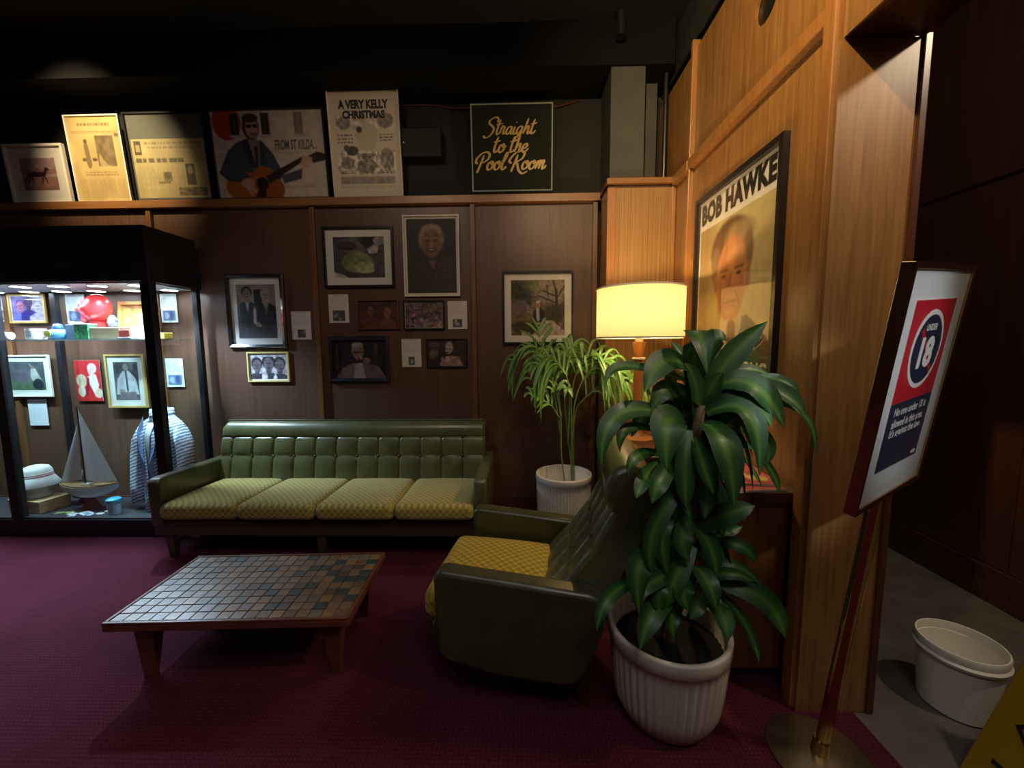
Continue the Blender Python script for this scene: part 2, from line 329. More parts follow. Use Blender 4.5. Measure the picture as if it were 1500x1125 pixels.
# ------------------------------------------------------------------ flat prints (photographs, cards): colour cells on real sheets
class Art:
    """colour sheet with a coordinate frame 0..1 (x right, y down); supersampled"""
    def __init__(s, w, h, bg):
        s.W, s.H = w*2, h*2; s.w, s.h = w, h; s.asp = w/h
        s.a = np.ones((s.H, s.W, 3))*np.array(bg)/255.0
        s.X, s.Y = np.meshgrid((np.arange(s.W)+.5)/s.W, (np.arange(s.H)+.5)/s.H)
    def mix(s, mask, col): s.a += mask[..., None]*(np.array(col)/255.0-s.a); return s
    def rect(s, x0, y0, x1, y1, col, al=1): return s.mix(((s.X > x0) & (s.X < x1) & (s.Y > y0) & (s.Y < y1))*al, col)
    def ell(s, cx, cy, rx, ry, col, soft=0.12, rot=0, al=1):
        dx, dy = (s.X-cx)*s.asp, s.Y-cy; c, q = math.cos(rot), math.sin(rot)
        u, v = (dx*c+dy*q)/(rx*s.asp), (-dx*q+dy*c)/ry
        d = np.sqrt(u*u+v*v); return s.mix(np.clip((1-d)/soft+0.5, 0, 1)*al, col)
    def poly(s, pts, col, al=1):
        ins = np.zeros(s.X.shape, bool); n = len(pts)
        for i in range(n):
            x1, y1 = pts[i]; x2, y2 = pts[(i+1) % n]
            if y1 == y2: continue
            c = ((y1 > s.Y) != (y2 > s.Y)) & (s.X < (x2-x1)*(s.Y-y1)/(y2-y1)+x1); ins ^= c
        return s.mix(ins*al, col)
    def line(s, x0, y0, x1, y1, w, col, al=1):
        px, py = (s.X-x0)*s.asp, s.Y-y0; dx, dy = (x1-x0)*s.asp, y1-y0
        t = np.clip((px*dx+py*dy)/(dx*dx+dy*dy+1e-9), 0, 1); d = np.hypot(px-t*dx, py-t*dy)
        return s.mix(np.clip((w-d)/(0.35*w)+0.5, 0, 1)*al, col)
    def noise(s, amp, cells, x0=0, y0=0, x1=1, y1=1, tint=(1, 1, 1)):
        g = rng.random((cells+2, cells+2)); fx, fy = s.X*cells, s.Y*cells
        ix, iy = fx.astype(int), fy.astype(int); u, v = fx-ix, fy-iy; u = u*u*(3-2*u); v = v*v*(3-2*v)
        q = (g[iy, ix]*(1-u)+g[iy, ix+1]*u)*(1-v)+(g[iy+1, ix]*(1-u)+g[iy+1, ix+1]*u)*v
        mk = (s.X > x0) & (s.X < x1) & (s.Y > y0) & (s.Y < y1)
        s.a = np.clip(s.a*(1+((q-.5)*2*amp*mk)[..., None]*np.array(tint)), 0, 1); return s
    def text(s, x0, y0, x1, y1, rows, col, al=0.6):
        hh = (y1-y0)/rows
        for r in range(rows):
            x = x0
            while x < x1:
                w = rng.uniform(.02, .075); s.rect(x, y0+r*hh, min(x+w, x1), y0+(r+.55)*hh, col, al*rng.uniform(.7, 1)); x += w+.018
        return s
    def person(s, cx, cy, r, skin, hair, cloth, shirt=None, tie=None, hairtop=True):
        ry = r*s.asp*1.3
        s.poly([(cx-r*2.3, cy+ry*5), (cx-r*2.1, cy+ry*2.0), (cx-r*.8, cy+ry*1.35), (cx+r*.8, cy+ry*1.35), (cx+r*2.1, cy+ry*2.0), (cx+r*2.3, cy+ry*5)], cloth)
        if shirt: s.poly([(cx-r*.5, cy+ry*1.15), (cx+r*.5, cy+ry*1.15), (cx+.04*r, cy+ry*3.2)], shirt)
        if tie: s.line(cx, cy+ry*1.4, cx, cy+ry*3, r*.16*s.asp, tie)
        s.ell(cx, cy+ry*.9, r*.5, ry*.6, [c*.85 for c in skin])
        if hairtop: s.ell(cx, cy-ry*.22, r*1.1, ry*1.0, hair)
        s.ell(cx, cy+ry*.1, r*.85, ry*.95, skin)
        s.ell(cx-r*.32, cy, r*.18, ry*.09, [c*.4 for c in skin]); s.ell(cx+r*.32, cy, r*.18, ry*.09, [c*.4 for c in skin])
        s.line(cx, cy, cx+r*.08, cy+ry*.35, r*.08*s.asp, [c*.7 for c in skin])
        s.line(cx-r*.28, cy+ry*.6, cx+r*.28, cy+ry*.6, r*.08*s.asp, [c*.5 for c in skin])
        return s
    def sheet(s, name, width, height, parent, loc, mat=None, curl=0):
        a = s.a.reshape(s.h, 2, s.w, 2, 3).mean((1, 3)); lin = np.where(a <= .04045, a/12.92, ((a+.055)/1.055)**2.4)*0.85
        nx, ny = s.w, s.h
        xs = np.linspace(-width/2, width/2, nx); zs = np.linspace(height, 0, ny)
        X, Z = np.meshgrid(xs, zs); Yv = np.zeros_like(X)
        if curl: Yv = -curl*np.abs(2*Z/height-1)**3*np.sign(X)
        v = np.stack([X, Yv, Z], -1).reshape(-1, 3)
        i = (np.arange(ny-1)[:, None]*nx+np.arange(nx-1)[None, :]).ravel()
        f = np.stack([i, i+nx, i+nx+1, i+1], -1)
        me = bpy.data.meshes.new(name); me.from_pydata(v.tolist(), [], f.tolist())
        at = me.color_attributes.new('Col', 'FLOAT_COLOR', 'POINT')
        at.data.foreach_set('color', np.concatenate([lin.reshape(-1, 3), np.ones((nx*ny, 1))], 1).ravel().astype(np.float32))
        me.update()
        return link(name, me, mat or M_print, parent, loc=loc)

def ring(w, h, fw, d, z0=0, chamfer=0.0):
    """mitred frame moulding, bottom at z0, back at y=0, front at y=-d"""
    o = [(-w/2, z0), (w/2, z0), (w/2, z0+h), (-w/2, z0+h)]
    i = [(-w/2+fw, z0+fw), (w/2-fw, z0+fw), (w/2-fw, z0+h-fw), (-w/2+fw, z0+h-fw)]
    oc = [(p[0]+(q[0]-p[0])*chamfer, p[1]+(q[1]-p[1])*chamfer) for p, q in zip(o, i)]
    mb = MB(); vs = [(x, 0, z) for x, z in o]+[(x, -d*(1-chamfer), z) for x, z in o]+[(x, -d, z) for x, z in oc]+[(x, -d*(0.75 if chamfer else 1), z) for x, z in i]+[(x, 0, z) for x, z in i]
    fs = []
    for L in range(4):
        for k in range(4):
            k2 = (k+1) % 4; fs.append((L*4+k, L*4+k2, (L+1)*4+k2, (L+1)*4+k))
    for k in range(4): k2 = (k+1) % 4; fs.append((16+k, 16+k2, k2, k))
    return mb.add(vs, fs)
def framed(name, label, loc, w, h, art, fw, fd, fmat, mw=0.0, mmat=None, glass=True, tilt=0, rz=0, group=None, chamfer=0.0, mtop=None, cat='picture'):
    t = thing(name, label, cat, loc, group=group, rot=(R(-tilt), 0, rz))
    ring(w, h, fw, fd, 0, chamfer).build('frame', fmat, t)
    mb = bx(-w/2+fw*.5, w/2-fw*.5, -0.004, 0, fw*.5, h-fw*.5); mb.build('mount', mmat or M_white, t)
    iw, ih = w-2*fw-2*mw, h-2*fw-2*mw
    zt = 0 if mtop is None else mtop
    art.sheet('print', iw, ih-zt, t, (0, -0.0052, fw+mw))
    if glass: bx(-w/2+fw*.8, w/2-fw*.8, -fd*.72-0.002, -fd*.72, fw*.8, h-fw*.8).build('glass_pane', M_glass, t)
    return t
def card(label, loc, w, h, art, group=None, cat='card', name='caption_card', rz=0):
    t = thing(name, label, cat, loc, rz, group)
    bx(-w/2, w/2, -0.004, 0, 0, h).build('board', M_white, t)
    art.sheet('print', w*.998, h*.998, t, (0, -0.0045, h*.001))
    return t
SK = (205, 150, 120); GSK = (170, 160, 155)
def art_horse():
    a = Art(70, 66, (186, 152, 158)); a.rect(0, .35, 1, 1, (170, 128, 122)); a.rect(0, .5, 1, .58, (196, 166, 160)); a.noise(.12, 6)
    d = (58, 32, 40)
    a.ell(.42, .5, .24, .085, d); a.poly([(.6, .47), (.68, .32), (.75, .34), (.66, .56)], d); a.ell(.73, .335, .07, .035, d, rot=.5)
    for x0, x1 in ((.22, .13), (.26, .29), (.57, .53), (.62, .69)): a.line(x0, .55, (x0+x1)/2+.02, .68, .022, d); a.line((x0+x1)/2+.02, .68, x1, .79, .015, d)
    a.line(.2, .48, .1, .66, .02, d); a.ell(.46, .36, .045, .09, (150, 110, 120)); a.ell(.465, .24, .03, .035, (215, 200, 190))
    return a.rect(0, .9, 1, 1, (150, 108, 104), .5)
def art_news1():
    a = Art(76, 106, (214, 190, 130)); a.noise(.08, 5); a.text(.2, .08, .8, .13, 1, (110, 90, 60), .8); a.rect(.05, .17, .95, .176, (150, 125, 80)); a.text(.08, .185, .92, .205, 1, (130, 105, 70), .5)
    a.rect(.48, .22, .83, .58, (128, 112, 82)); a.poly([(.5, .58), (.52, .42), (.6, .52), (.7, .58)], (200, 180, 130)); a.noise(.2, 14, .48, .22, .83, .58)
    a.ell(.29, .29, .035, .03, (110, 95, 70)); a.poly([(.25, .32), (.33, .32), (.35, .56), (.32, .6), (.28, .6), (.26, .56)], (140, 122, 88)); a.ell(.22, .5, .04, .02, (110, 95, 70)); a.ell(.42, .5, .05, .02, (110, 95, 70))
    a.rect(.86, .2, .94, .24, (130, 112, 80)); a.text(.2, .64, .82, .7, 2, (120, 100, 68), .55)
    for c in range(5): a.text(.06+c*.18, .73, .2+c*.18, .96, 14, (165, 140, 92), .45)
    return a
def art_news2():
    a = Art(106, 78, (198, 184, 132)); a.noise(.07, 6); k = (92, 84, 60)
    a.rect(.04, .04, .13, .27, k); a.rect(.055, .1, .115, .22, (180, 165, 118)); a.text(.18, .06, .95, .12, 1, k, .5); a.text(.22, .13, .95, .2, 1, k, .4)
    x = .04
    for w in (.09, .06, .02, .09, .02, .07, .08, .02, .12, .09): a.rect(x, .33, x+w-.012, .4, k, .85 if w > .03 else 0); x += w
    for c in range(5): a.text(.04+c*.13, .46, .15+c*.13, .95, 18, (150, 138, 96), .5)
    a.rect(.7, .42, .82, .78, k); a.ell(.76, .53, .035, .07, (170, 155, 112)); a.rect(.38, .55, .5, .72, (140, 128, 90)); a.ell(.44, .62, .05, .06, k, al=.7); a.rect(.3, .72, .47, .75, k, .6)
    a.rect(.57, .82, .96, .96, (120, 108, 78)); return a.noise(.3, 24, .57, .82, .96, .96)
def art_guitar():
    a = Art(130, 96, (226, 214, 200)); a.ell(.14, .13, .13, .2, (196, 66, 44), .03)
    for x, c in ((.17, (60, 34, 32)), (.445, (58, 50, 46)), (.74, (150, 140, 130))): a.rect(x, .03, x+.075, .27, c); a.rect(x-.01, .27, x+.09, .3, (200, 190, 178)); a.rect(x+.034, .03, x+.04, .27, (190, 180, 168), .5)
    a.rect(.55, .86, .88, .88, (190, 178, 165)); a.text(.57, .475, .78, .5, 1, (120, 110, 105), .4)
    j = (74, 80, 98); jd = (54, 58, 74)
    a.poly([(.02, .7), (.12, .45), (.2, .36), (.33, .3), (.45, .36), (.53, .5), (.6, .72), (.55, .82), (.15, .84)], j)
    a.poly([(.3, .32), (.36, .3), (.44, .36), (.42, .62), (.36, .66)], (150, 128, 130)); a.line(.38, .42, .37, .64, .02, (60, 50, 60))
    a.poly([(.25, .34), (.31, .31), (.37, .66), (.31, .62)], jd); a.poly([(.45, .36), (.42, .33), (.4, .62), (.45, .6)], jd)
    a.ell(.35, .19, .075, .135, (64, 46, 42)); a.ell(.36, .2, .058, .11, (205, 165, 140)); a.ell(.335, .175, .024, .022, (58, 46, 44)); a.ell(.39, .175, .024, .022, (58, 46, 44)); a.line(.31, .17, .42, .168, .006, (58, 46, 44)); a.ell(.352, .085, .07, .05, (72, 54, 48)); a.line(.34, .255, .385, .253, .008, (130, 82, 72)); a.line(.36, .27, .4, .27, .012, (120, 80, 70)); a.ell(.36, .285, .04, .03, (150, 116, 100), al=.6)
    w = (178, 104, 36); a.ell(.42, .76, .115, .13, w, .05); a.ell(.24, .86, .17, .17, (186, 108, 34), .05); a.ell(.5, .9, .1, .14, (170, 92, 30), .05); a.ell(.4, .83, .055, .075, (34, 24, 22)); a.poly([(.33, .98), (.37, .88), (.43, .9), (.42, 1)], (44, 38, 36))
    a.poly([(.44, .74), (.78, .53), (.8, .57), (.47, .83)], (54, 34, 30)); a.poly([(.84, .52), (.92, .47), (1, .5), (1, .57), (.88, .6)], (60, 36, 30))
    a.poly([(.58, .74), (.78, .66), (.76, .78), (.6, .83)], (80, 84, 110)); a.ell(.82, .59, .05, .07, (220, 180, 158), rot=.4); a.line(.8, .52, .79, .58, .02, (220, 180, 158)); a.line(.86, .55, .83, .6, .02, (220, 180, 158))
    a.poly([(.02, .68), (.15, .62), (.3, .74), (.24, .82), (.08, .78)], j); a.ell(.27, .82, .06, .06, (214, 172, 150)); a.line(.28, .84, .33, .92, .018, (214, 172, 150)); a.line(.25, .84, .3, .95, .016, (214, 172, 150))
    return a.noise(.05, 20)
def art_xmas():
    a = Art(84, 122, (222, 214, 192)); k = (88, 84, 76)
    a.ell(.2, .3, .1, .06, (150, 145, 132)); a.ell(.8, .28, .12, .07, (150, 145, 132)); a.noise(.2, 30, .08, .22, .92, .36)
    a.ell(.52, .4, .17, .09, (196, 196, 168), rot=-.5); a.poly([(.36, .55), (.5, .33), (.7, .42), (.62, .55)], (200, 200, 172)); a.ell(.42, .36, .04, .03, (70, 66, 60)); a.ell(.3, .555, .09, .045, (76, 72, 66)); a.ell(.22, .53, .04, .03, (96, 92, 84)); a.ell(.52, .6, .12, .02, k, al=.5)
    for x0, y0, x1, y1, n in ((.1, .4, .32, .5, 3), (.7, .4, .9, .48, 3), (.38, .58, .62, .64, 3), (.1, .74, .3, .78, 2), (.68, .74, .92, .78, 2)): a.text(x0, y0, x1, y1, n, k, .75)
    a.ell(.22, .67, .1, .06, (120, 116, 104), al=.8); a.ell(.5, .7, .14, .07, (130, 126, 112), al=.9); a.ell(.8, .64, .1, .11, (150, 146, 128), al=.9); a.noise(.35, 34, .08, .56, .92, .78)
    a.rect(.1, .8, .9, .87, (158, 152, 136)); a.noise(.15, 40, .1, .8, .9, .87); a.text(.1, .89, .9, .92, 1, (150, 140, 120), .5)
    return a
def art_twomen():
    a = Art(60, 86, (150, 136, 134)); a.rect(0, .2, .1, 1, (120, 110, 112)); a.rect(.45, .1, .65, .6, (44, 40, 46))
    a.person(.27, .17, .12, (150, 130, 122), (40, 36, 40), (48, 50, 64), (180, 176, 180)); a.person(.74, .2, .12, (175, 160, 152), (150, 146, 146), (36, 36, 48), (196, 190, 190), (110, 104, 110))
    a.rect(0, .62, 1, 1, (42, 44, 58), .7); a.ell(.45, .44, .03, .03, (150, 140, 120)); a.line(.45, .47, .44, .7, .024, (205, 215, 222)); a.ell(.52, .74, .09, .04, (170, 158, 152), rot=.5)
    return a.noise(.12, 10)
def art_trio():
    a = Art(58, 42, (206, 204, 214))
    for cx, cy, r in ((.18, .42, .14), (.5, .36, .16), (.8, .42, .15)): a.person(cx, cy, r, (110, 104, 110), (36, 34, 42), (60, 58, 70)); 
    a.poly([(.3, .85), (.38, .5), (.46, .85), (.44, 1), (.3, 1)], (226, 226, 236)); a.poly([(.62, .9), (.68, .75), (.72, .95), (.7, 1), (.6, 1)], (220, 220, 230)); a.rect(0, 0, 1, .1, (196, 196, 206))
    return a.noise(.25, 12)
def art_fish():
    a = Art(80, 64, (70, 64, 62)); a.noise(.3, 5); a.ell(.3, .35, .32, .3, (110, 100, 96)); a.ell(.24, .22, .2, .1, (60, 50, 52)); a.ell(.1, .6, .2, .3, (74, 66, 74)); a.ell(.46, .62, .3, .25, (130, 140, 96)); a.ell(.62, .75, .22, .14, (176, 180, 130)); a.ell(.74, .12, .2, .14, (24, 22, 24)); a.poly([(.66, .3), (.9, .12), (.86, .4), (.7, .42)], (190, 180, 170)); a.ell(.9, .7, .12, .3, (90, 82, 88)); a.ell(.35, .3, .06, .03, (40, 30, 30)); a.ell(.9, .1, .12, .1, (160, 150, 150)); a.poly([(0, 1), (0, .85), (.2, .92), (.3, 1)], (206, 196, 186))
    return a.noise(.2, 14)
def art_oldman():
    a = Art(74, 108, (52, 44, 38)); a.ell(.5, .75, .46, .24, (64, 54, 48), .3); a.rect(0, .8, 1, 1, (60, 51, 45), .8)
    a.ell(.5, .27, .26, .19, (150, 132, 106), .25); a.ell(.5, .16, .2, .09, (166, 148, 118), .4); a.ell(.5, .33, .19, .19, (138, 98, 72), .2)
    a.ell(.42, .29, .05, .014, (60, 40, 30)); a.ell(.58, .29, .05, .014, (60, 40, 30)); a.line(.36, .26, .47, .265, .008, (150, 130, 104)); a.line(.53, .265, .64, .26, .008, (150, 130, 104)); a.ell(.5, .35, .035, .04, (160, 112, 84)); a.ell(.5, .42, .09, .02, (70, 40, 34)); a.ell(.5, .415, .06, .008, (190, 170, 150))
    for sx in (-1, 1): a.line(.5+sx*.07, .36, .5+sx*.11, .43, .008, (96, 64, 48))
    a.poly([(.4, .56), (.6, .56), (.54, .68)], (130, 92, 70)); a.line(.38, .55, .53, .72, .014, (40, 34, 32)); a.line(.62, .55, .54, .72, .014, (40, 34, 32)); a.ell(.76, .7, .02, .014, (120, 100, 80))
    return a.noise(.12, 18)
def art_card(seed, big=False):
    r2 = np.random.default_rng(seed); a = Art(30, 44, (214, 208, 200)); a.text(.25, .05, .75, .08, 1, (90, 84, 80), .8); a.text(.1, .14, .9, .5, 8, (150, 146, 142), .45)
    x0 = .2 if big else r2.uniform(.25, .35); x1 = 1-x0; y0 = .56 if big else .64
    a.rect(x0, y0, x1, .92, (70, 66, 68))
    for i in range(7): a.ell(r2.uniform(x0+.06, x1-.06), r2.uniform(y0+.06, .86), .06, .05, tuple([r2.uniform(40, 190)]*3), .6)
    return a
def art_brown():
    a = Art(56, 40, (92, 48, 34)); a.noise(.25, 4); a.person(.3, .35, .1, (150, 96, 76), (60, 36, 30), (110, 60, 46)); a.person(.72, .4, .1, (160, 104, 80), (80, 60, 50), (120, 70, 50)); return a.noise(.2, 9)
def art_crowd():
    a = Art(54, 40, (128, 112, 108))
    for i in range(34):
        c = rng.uniform(50, 200); a.person(rng.uniform(.04, .96), .12+.022*i, .055, (rng.uniform(130, 190), 120, 110), (70, 60, 62), (c, c*.85, c*.9))
    return a.noise(.25, 16)
def art_blue():
    a = Art(72, 58, (34, 26, 30)); a.rect(.06, .1, .1, .8, (96, 84, 84), .6); a.rect(.78, .1, .84, .8, (120, 100, 88), .4); a.noise(.4, 6)
    a.poly([(.04, 1), (.16, .74), (.36, .6), (.62, .58), (.86, .7), (1, 1)], (122, 96, 104)); a.poly([(.4, .62), (.56, .6), (.6, 1), (.38, 1)], (176, 160, 166)); a.ell(.47, .28, .12, .2, (126, 108, 104)); a.ell(.48, .36, .085, .17, (150, 118, 112)); a.line(.4, .32, .56, .32, .02, (60, 46, 48)); a.ell(.51, .49, .05, .045, (80, 50, 50)); a.ell(.64, .54, .07, .08, (140, 108, 100)); a.ell(.53, .47, .03, .03, (176, 140, 128))
    a.ell(.47, .14, .11, .08, (170, 158, 150)); return a.noise(.15, 16)
def art_singer():
    a = Art(56, 40, (40, 26, 26)); a.rect(.75, 0, 1, 1, (54, 26, 26)); a.noise(.35, 6); a.ell(.17, .5, .1, .2, (96, 82, 78), rot=.6); a.ell(.2, .2, .12, .1, (90, 76, 72)); a.ell(.56, .28, .1, .2, (150, 136, 130)); a.ell(.53, .36, .07, .17, (170, 140, 126)); a.poly([(.3, .95), (.38, .65), (.55, .58), (.8, .62), (.9, .95)], (140, 116, 108)); a.ell(.46, .72, .12, .1, (176, 150, 138)); a.line(.48, .5, .43, .68, .03, (30, 26, 28)); a.ell(.47, .33, .02, .02, (50, 36, 36)); a.ell(.58, .34, .02, .02, (50, 36, 36)); a.ell(.52, .47, .03, .03, (60, 30, 30))
    return a.noise(.2, 14)
def art_garden():
    a = Art(78, 80, (120, 104, 84)); a.noise(.5, 10); a.ell(.2, .2, .32, .2, (52, 56, 40), .5); a.noise(.45, 22, 0, 0, 1, .5); a.ell(.4, .1, .16, .1, (110, 116, 52), .7)
    a.ell(.75, .2, .35, .25, (176, 160, 140), .6, al=.8)
    for x0, y0, x1, y1, w in ((.86, .9, .84, .2, .022), (.84, .3, .6, .2, .012), (.84, .35, 1, .1, .012), (.85, .42, .5, .28, .012), (.7, .33, .66, .1, .008), (.84, .22, .78, .02, .012), (.86, .5, .98, .4, .01)): a.line(x0, y0, x1, y1, w, (58, 44, 36))
    a.ell(.12, .52, .2, .16, (116, 96, 100), .5); a.ell(.24, .74, .22, .16, (122, 104, 48), .3); a.ell(.2, .84, .2, .1, (70, 56, 40), .5); a.ell(.8, .62, .2, .15, (70, 62, 40), .6)
    a.poly([(.42, .98), (.46, .82), (.62, .72), (.78, .74), (1, .92), (1, 1), (.42, 1)], (198, 176, 168)); a.rect(.2, .93, .42, 1, (190, 170, 150)); a.poly([(.4, .75), (.42, .56), (.48, .5), (.56, .5), (.62, .58), (.62, .78)], (34, 34, 44)); a.poly([(.47, .5), (.53, .5), (.53, .74), (.48, .74)], (196, 196, 206)); a.ell(.5, .45, .045, .06, (196, 130, 88)); a.ell(.5, .395, .04, .02, (220, 210, 200)); a.poly([(.4, .75), (.6, .78), (.58, .82), (.4, .98), (.35, .96)], (50, 44, 48)); a.ell(.51, .78, .05, .025, (190, 140, 110))
    return a.noise(.18, 26)
def art_poster():
    a = Art(84, 112, (214, 198, 140))
    a.rect(0, 0, .16, 1, (190, 160, 104), .5); a.ell(.1, .25, .2, .3, (150, 120, 74), .9, al=.6)
    a.poly([(.12, 1), (.2, .78), (.36, .66), (.72, .62), (.9, .72), (1, .8), (1, 1)], (74, 66, 66)); a.poly([(.3, .7), (.4, .6), (.66, .58), (.66, .68), (.56, .86), (.44, .86)], (224, 206, 170)); a.line(.53, .68, .54, .95, .04, (120, 50, 44))
    a.ell(.5, .5, .16, .14, (186, 126, 84), .2); a.ell(.47, .2, .27, .18, (104, 74, 48), .15); a.ell(.58, .14, .18, .08, (170, 142, 100), .5); a.ell(.28, .28, .07, .12, (140, 108, 74), .3); a.ell(.7, .26, .06, .12, (150, 118, 82), .3)
    a.ell(.5, .38, .2, .25, (206, 140, 92), .12); a.ell(.5, .52, .15, .12, (202, 136, 90), .3); a.ell(.4, .42, .09, .2, (176, 108, 66), .6, al=.6); a.ell(.56, .25, .12, .06, (228, 170, 118), .8, al=.7)
    for sx in (-1, 1):
        a.line(.5+sx*.05, .332, .5+sx*.15, .328, .009, (134, 92, 62)); a.ell(.5+sx*.1, .365, .036, .011, (128, 82, 58)); a.ell(.5+sx*.1, .366, .013, .008, (60, 44, 40)); a.line(.5+sx*.07, .47, .5+sx*.12, .55, .007, (150, 92, 60)); a.ell(.5+sx*.21, .4, .03, .06, (176, 112, 74), .3)
    a.line(.5, .36, .475, .45, .012, (166, 102, 66)); a.ell(.5, .455, .05, .022, (186, 118, 78)); a.line(.43, .53, .57, .527, .008, (140, 78, 62)); a.ell(.5, .55, .07, .01, (196, 116, 92)); a.ell(.5, .59, .06, .02, (214, 150, 104), .8)
    return a.noise(.04, 30)
def art_purple():
    a = Art(48, 38, (130, 120, 190)); a.rect(.6, 0, 1, 1, (206, 200, 226)); a.person(.28, .38, .13, (190, 120, 160), (90, 70, 150), (110, 120, 210)); a.person(.54, .3, .12, (90, 60, 120), (50, 40, 110), (54, 44, 150)); a.person(.82, .4, .13, (226, 226, 240), (170, 160, 190), (196, 186, 230)); return a.noise(.15, 9)
def art_golf():
    a = Art(50, 40, (84, 88, 96)); a.rect(0, .6, 1, 1, (84, 110, 84)); a.ell(.4, .5, .25, .25, (110, 104, 120), .8); a.poly([(.58, .55), (.62, .2), (.74, .25), (.92, .7), (.7, .8)], (190, 190, 180)); a.line(.58, .1, .72, .3, .02, (200, 196, 180)); a.ell(.78, .8, .15, .2, (40, 44, 56)); a.ell(.66, .2, .05, .06, (150, 120, 110)); return a.noise(.15, 9)
def art_red():
    a = Art(40, 62, (196, 40, 40)); a.ell(.68, .2, .18, .12, (226, 200, 206)); a.ell(.64, .28, .12, .1, (220, 180, 180)); a.poly([(.5, .4), (.8, .34), (.9, .6), (.75, .9), (.55, .6)], (228, 220, 224)); a.ell(.24, .5, .2, .16, (196, 180, 150)); a.ell(.22, .75, .14, .14, (206, 196, 170)); a.ell(.85, .8, .16, .12, (220, 200, 170)); a.line(.5, .45, .4, .85, .03, (140, 24, 40)); return a.noise(.1, 10)
def art_shirt():
    a = Art(48, 66, (96, 96, 100)); a.rect(.1, 0, .45, .3, (60, 66, 66)); a.noise(.3, 7); a.ell(.5, .12, .14, .1, (90, 84, 84)); a.ell(.5, .15, .11, .1, (150, 130, 124)); a.poly([(.06, .85), (.14, .45), (.38, .24), (.62, .24), (.86, .42), (.98, .85)], (206, 208, 212)); a.line(.5, .26, .52, .75, .025, (70, 70, 84)); a.rect(.2, .78, .85, 1, (130, 124, 128)); a.ell(.3, .75, .12, .04, (176, 156, 146)); return a.noise(.1, 9)
def art_gold():
    a = Art(44, 40, (222, 186, 96)); a.rect(0, 0, 1, .12, (196, 140, 90)); a.noise(.25, 6); a.ell(.7, .6, .15, .3, (206, 190, 120)); return a.noise(.1, 14)
def art_tcard(k=0):
    a = Art(26, 40, (216, 226, 222)); a.text(.15, .06, .85, .1, 1, (110, 120, 130), .7); a.text(.1, .16, .9, .45, 6, (170, 180, 182), .5)
    a.rect(.14, .58, .86, .92, (96, 116, 150)); a.ell(.35, .75, .14, .12, (150, 170, 200)); a.ell(.65, .72, .12, .14, (60, 80, 130)); return a.noise(.1, 8)
# ------------------------------------------------------------------ the room
floor = struct('floor', bx(-5.3, 1.292, -2.7, 3.6, -0.06, 0.0), M_carpet)
struct('floor_corridor', bx(1.292, 2.66, -2.7, 3.6, -0.06, -0.002), M_conc)
struct('ceiling', bx(-5.3, 2.7, -2.7, 3.6, 3.72, 3.80), M_ceil)
wb = struct('wall_back', bx(-5.3, 2.7, 3.5, 3.6, 0, 3.72), M_black)
BAT = [-4.40, -3.08, -1.715, -0.395, 0.60]
for a, b in zip([-5.3]+BAT[:-1], BAT):
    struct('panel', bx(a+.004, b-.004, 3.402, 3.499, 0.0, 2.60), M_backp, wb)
for b in BAT: struct('batten', bx(b-.02, b+.02, 3.375, 3.401, 0.13, 2.575), M_batten, wb, 0.003)
struct('trim_1', bx(-5.2, 0.635, 3.352, 3.498, 2.578, 2.64), M_ledge, None, 0.004)
struct('baseboard_back', bx(-5.2, 0.64, 3.385, 3.401, 0, 0.125), M_dwood, None, 0.003)
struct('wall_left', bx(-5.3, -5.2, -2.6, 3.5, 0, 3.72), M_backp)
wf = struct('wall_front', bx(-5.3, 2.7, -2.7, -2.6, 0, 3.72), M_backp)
# bulkhead over the back wall
struct('ceiling_bulkhead', bx(-5.2, 1.10, 3.10, 3.5, 3.42, 3.72), M_bulk)
# boxed-out corner with reeded face
wc = struct('wall_corner', bx(0.645, 1.128, 3.105, 3.40, 0, 2.60), M_dwood)
struct('panel', bx(0.70, 1.122, 3.094, 3.104, 0.0, 2.575), M_reed, wc)
struct('batten', bx(0.634, 0.698, 3.086, 3.104, 0, 2.577), M_trimw, wc, 0.003)
struct('batten', bx(1.10, 1.129, 3.075, 3.094, 0, 2.577), M_trimw, wc, 0.003)
struct('panel', bx(0.638, 0.644, 3.11, 3.35, 0, 2.577), M_trimw, wc)
struct('trim_2', bx(0.628, 1.129, 3.076, 3.40, 2.60, 2.642), M_ledge, None, 0.004)
# right wall of panels, ending in a jamb
wr = struct('wall_right', bx(1.15, 1.335, 1.49, 3.5, 0, 3.34), M_dwood)
struct('panel', bx(1.13, 1.149, 2.815, 3.075, 0, 2.60), M_panel, wr)
struct('panel', bx(1.13, 1.149, 1.545, 2.785, 0, 2.60), M_panel, wr)
struct('panel', bx(1.13, 1.149, 2.815, 3.49, 2.60, 3.32), M_panel, wr)
def holed(x, y0, y1, z0, z1, cy, cz, r, seg=40):
    bm = bmesh.new(); o = [bm.verts.new((x, y, z)) for y, z in ((y0, z0), (y1, z0), (y1, z1), (y0, z1))]
    i = [bm.verts.new((x, cy+r*math.cos(2*math.pi*k/seg), cz+r*math.sin(2*math.pi*k/seg))) for k in range(seg)]
    es = [bm.edges.new((o[k], o[(k+1) % 4])) for k in range(4)]+[bm.edges.new((i[k], i[(k+1) % seg])) for k in range(seg)]
    bmesh.ops.triangle_fill(bm, edges=es, use_beauty=True)
    r_ = bmesh.ops.extrude_face_region(bm, geom=bm.faces[:])
    for v in [g for g in r_['geom'] if isinstance(g, bmesh.types.BMVert)]: v.co.x += 0.017
    bmesh.ops.recalc_face_normals(bm, faces=bm.faces)
    me = bpy.data.meshes.new('panel'); bm.to_mesh(me); bm.free(); return me
link('panel', holed(1.13, 1.545, 2.785, 2.60, 3.32, 2.04, 3.005, 0.092), M_panel, wr)
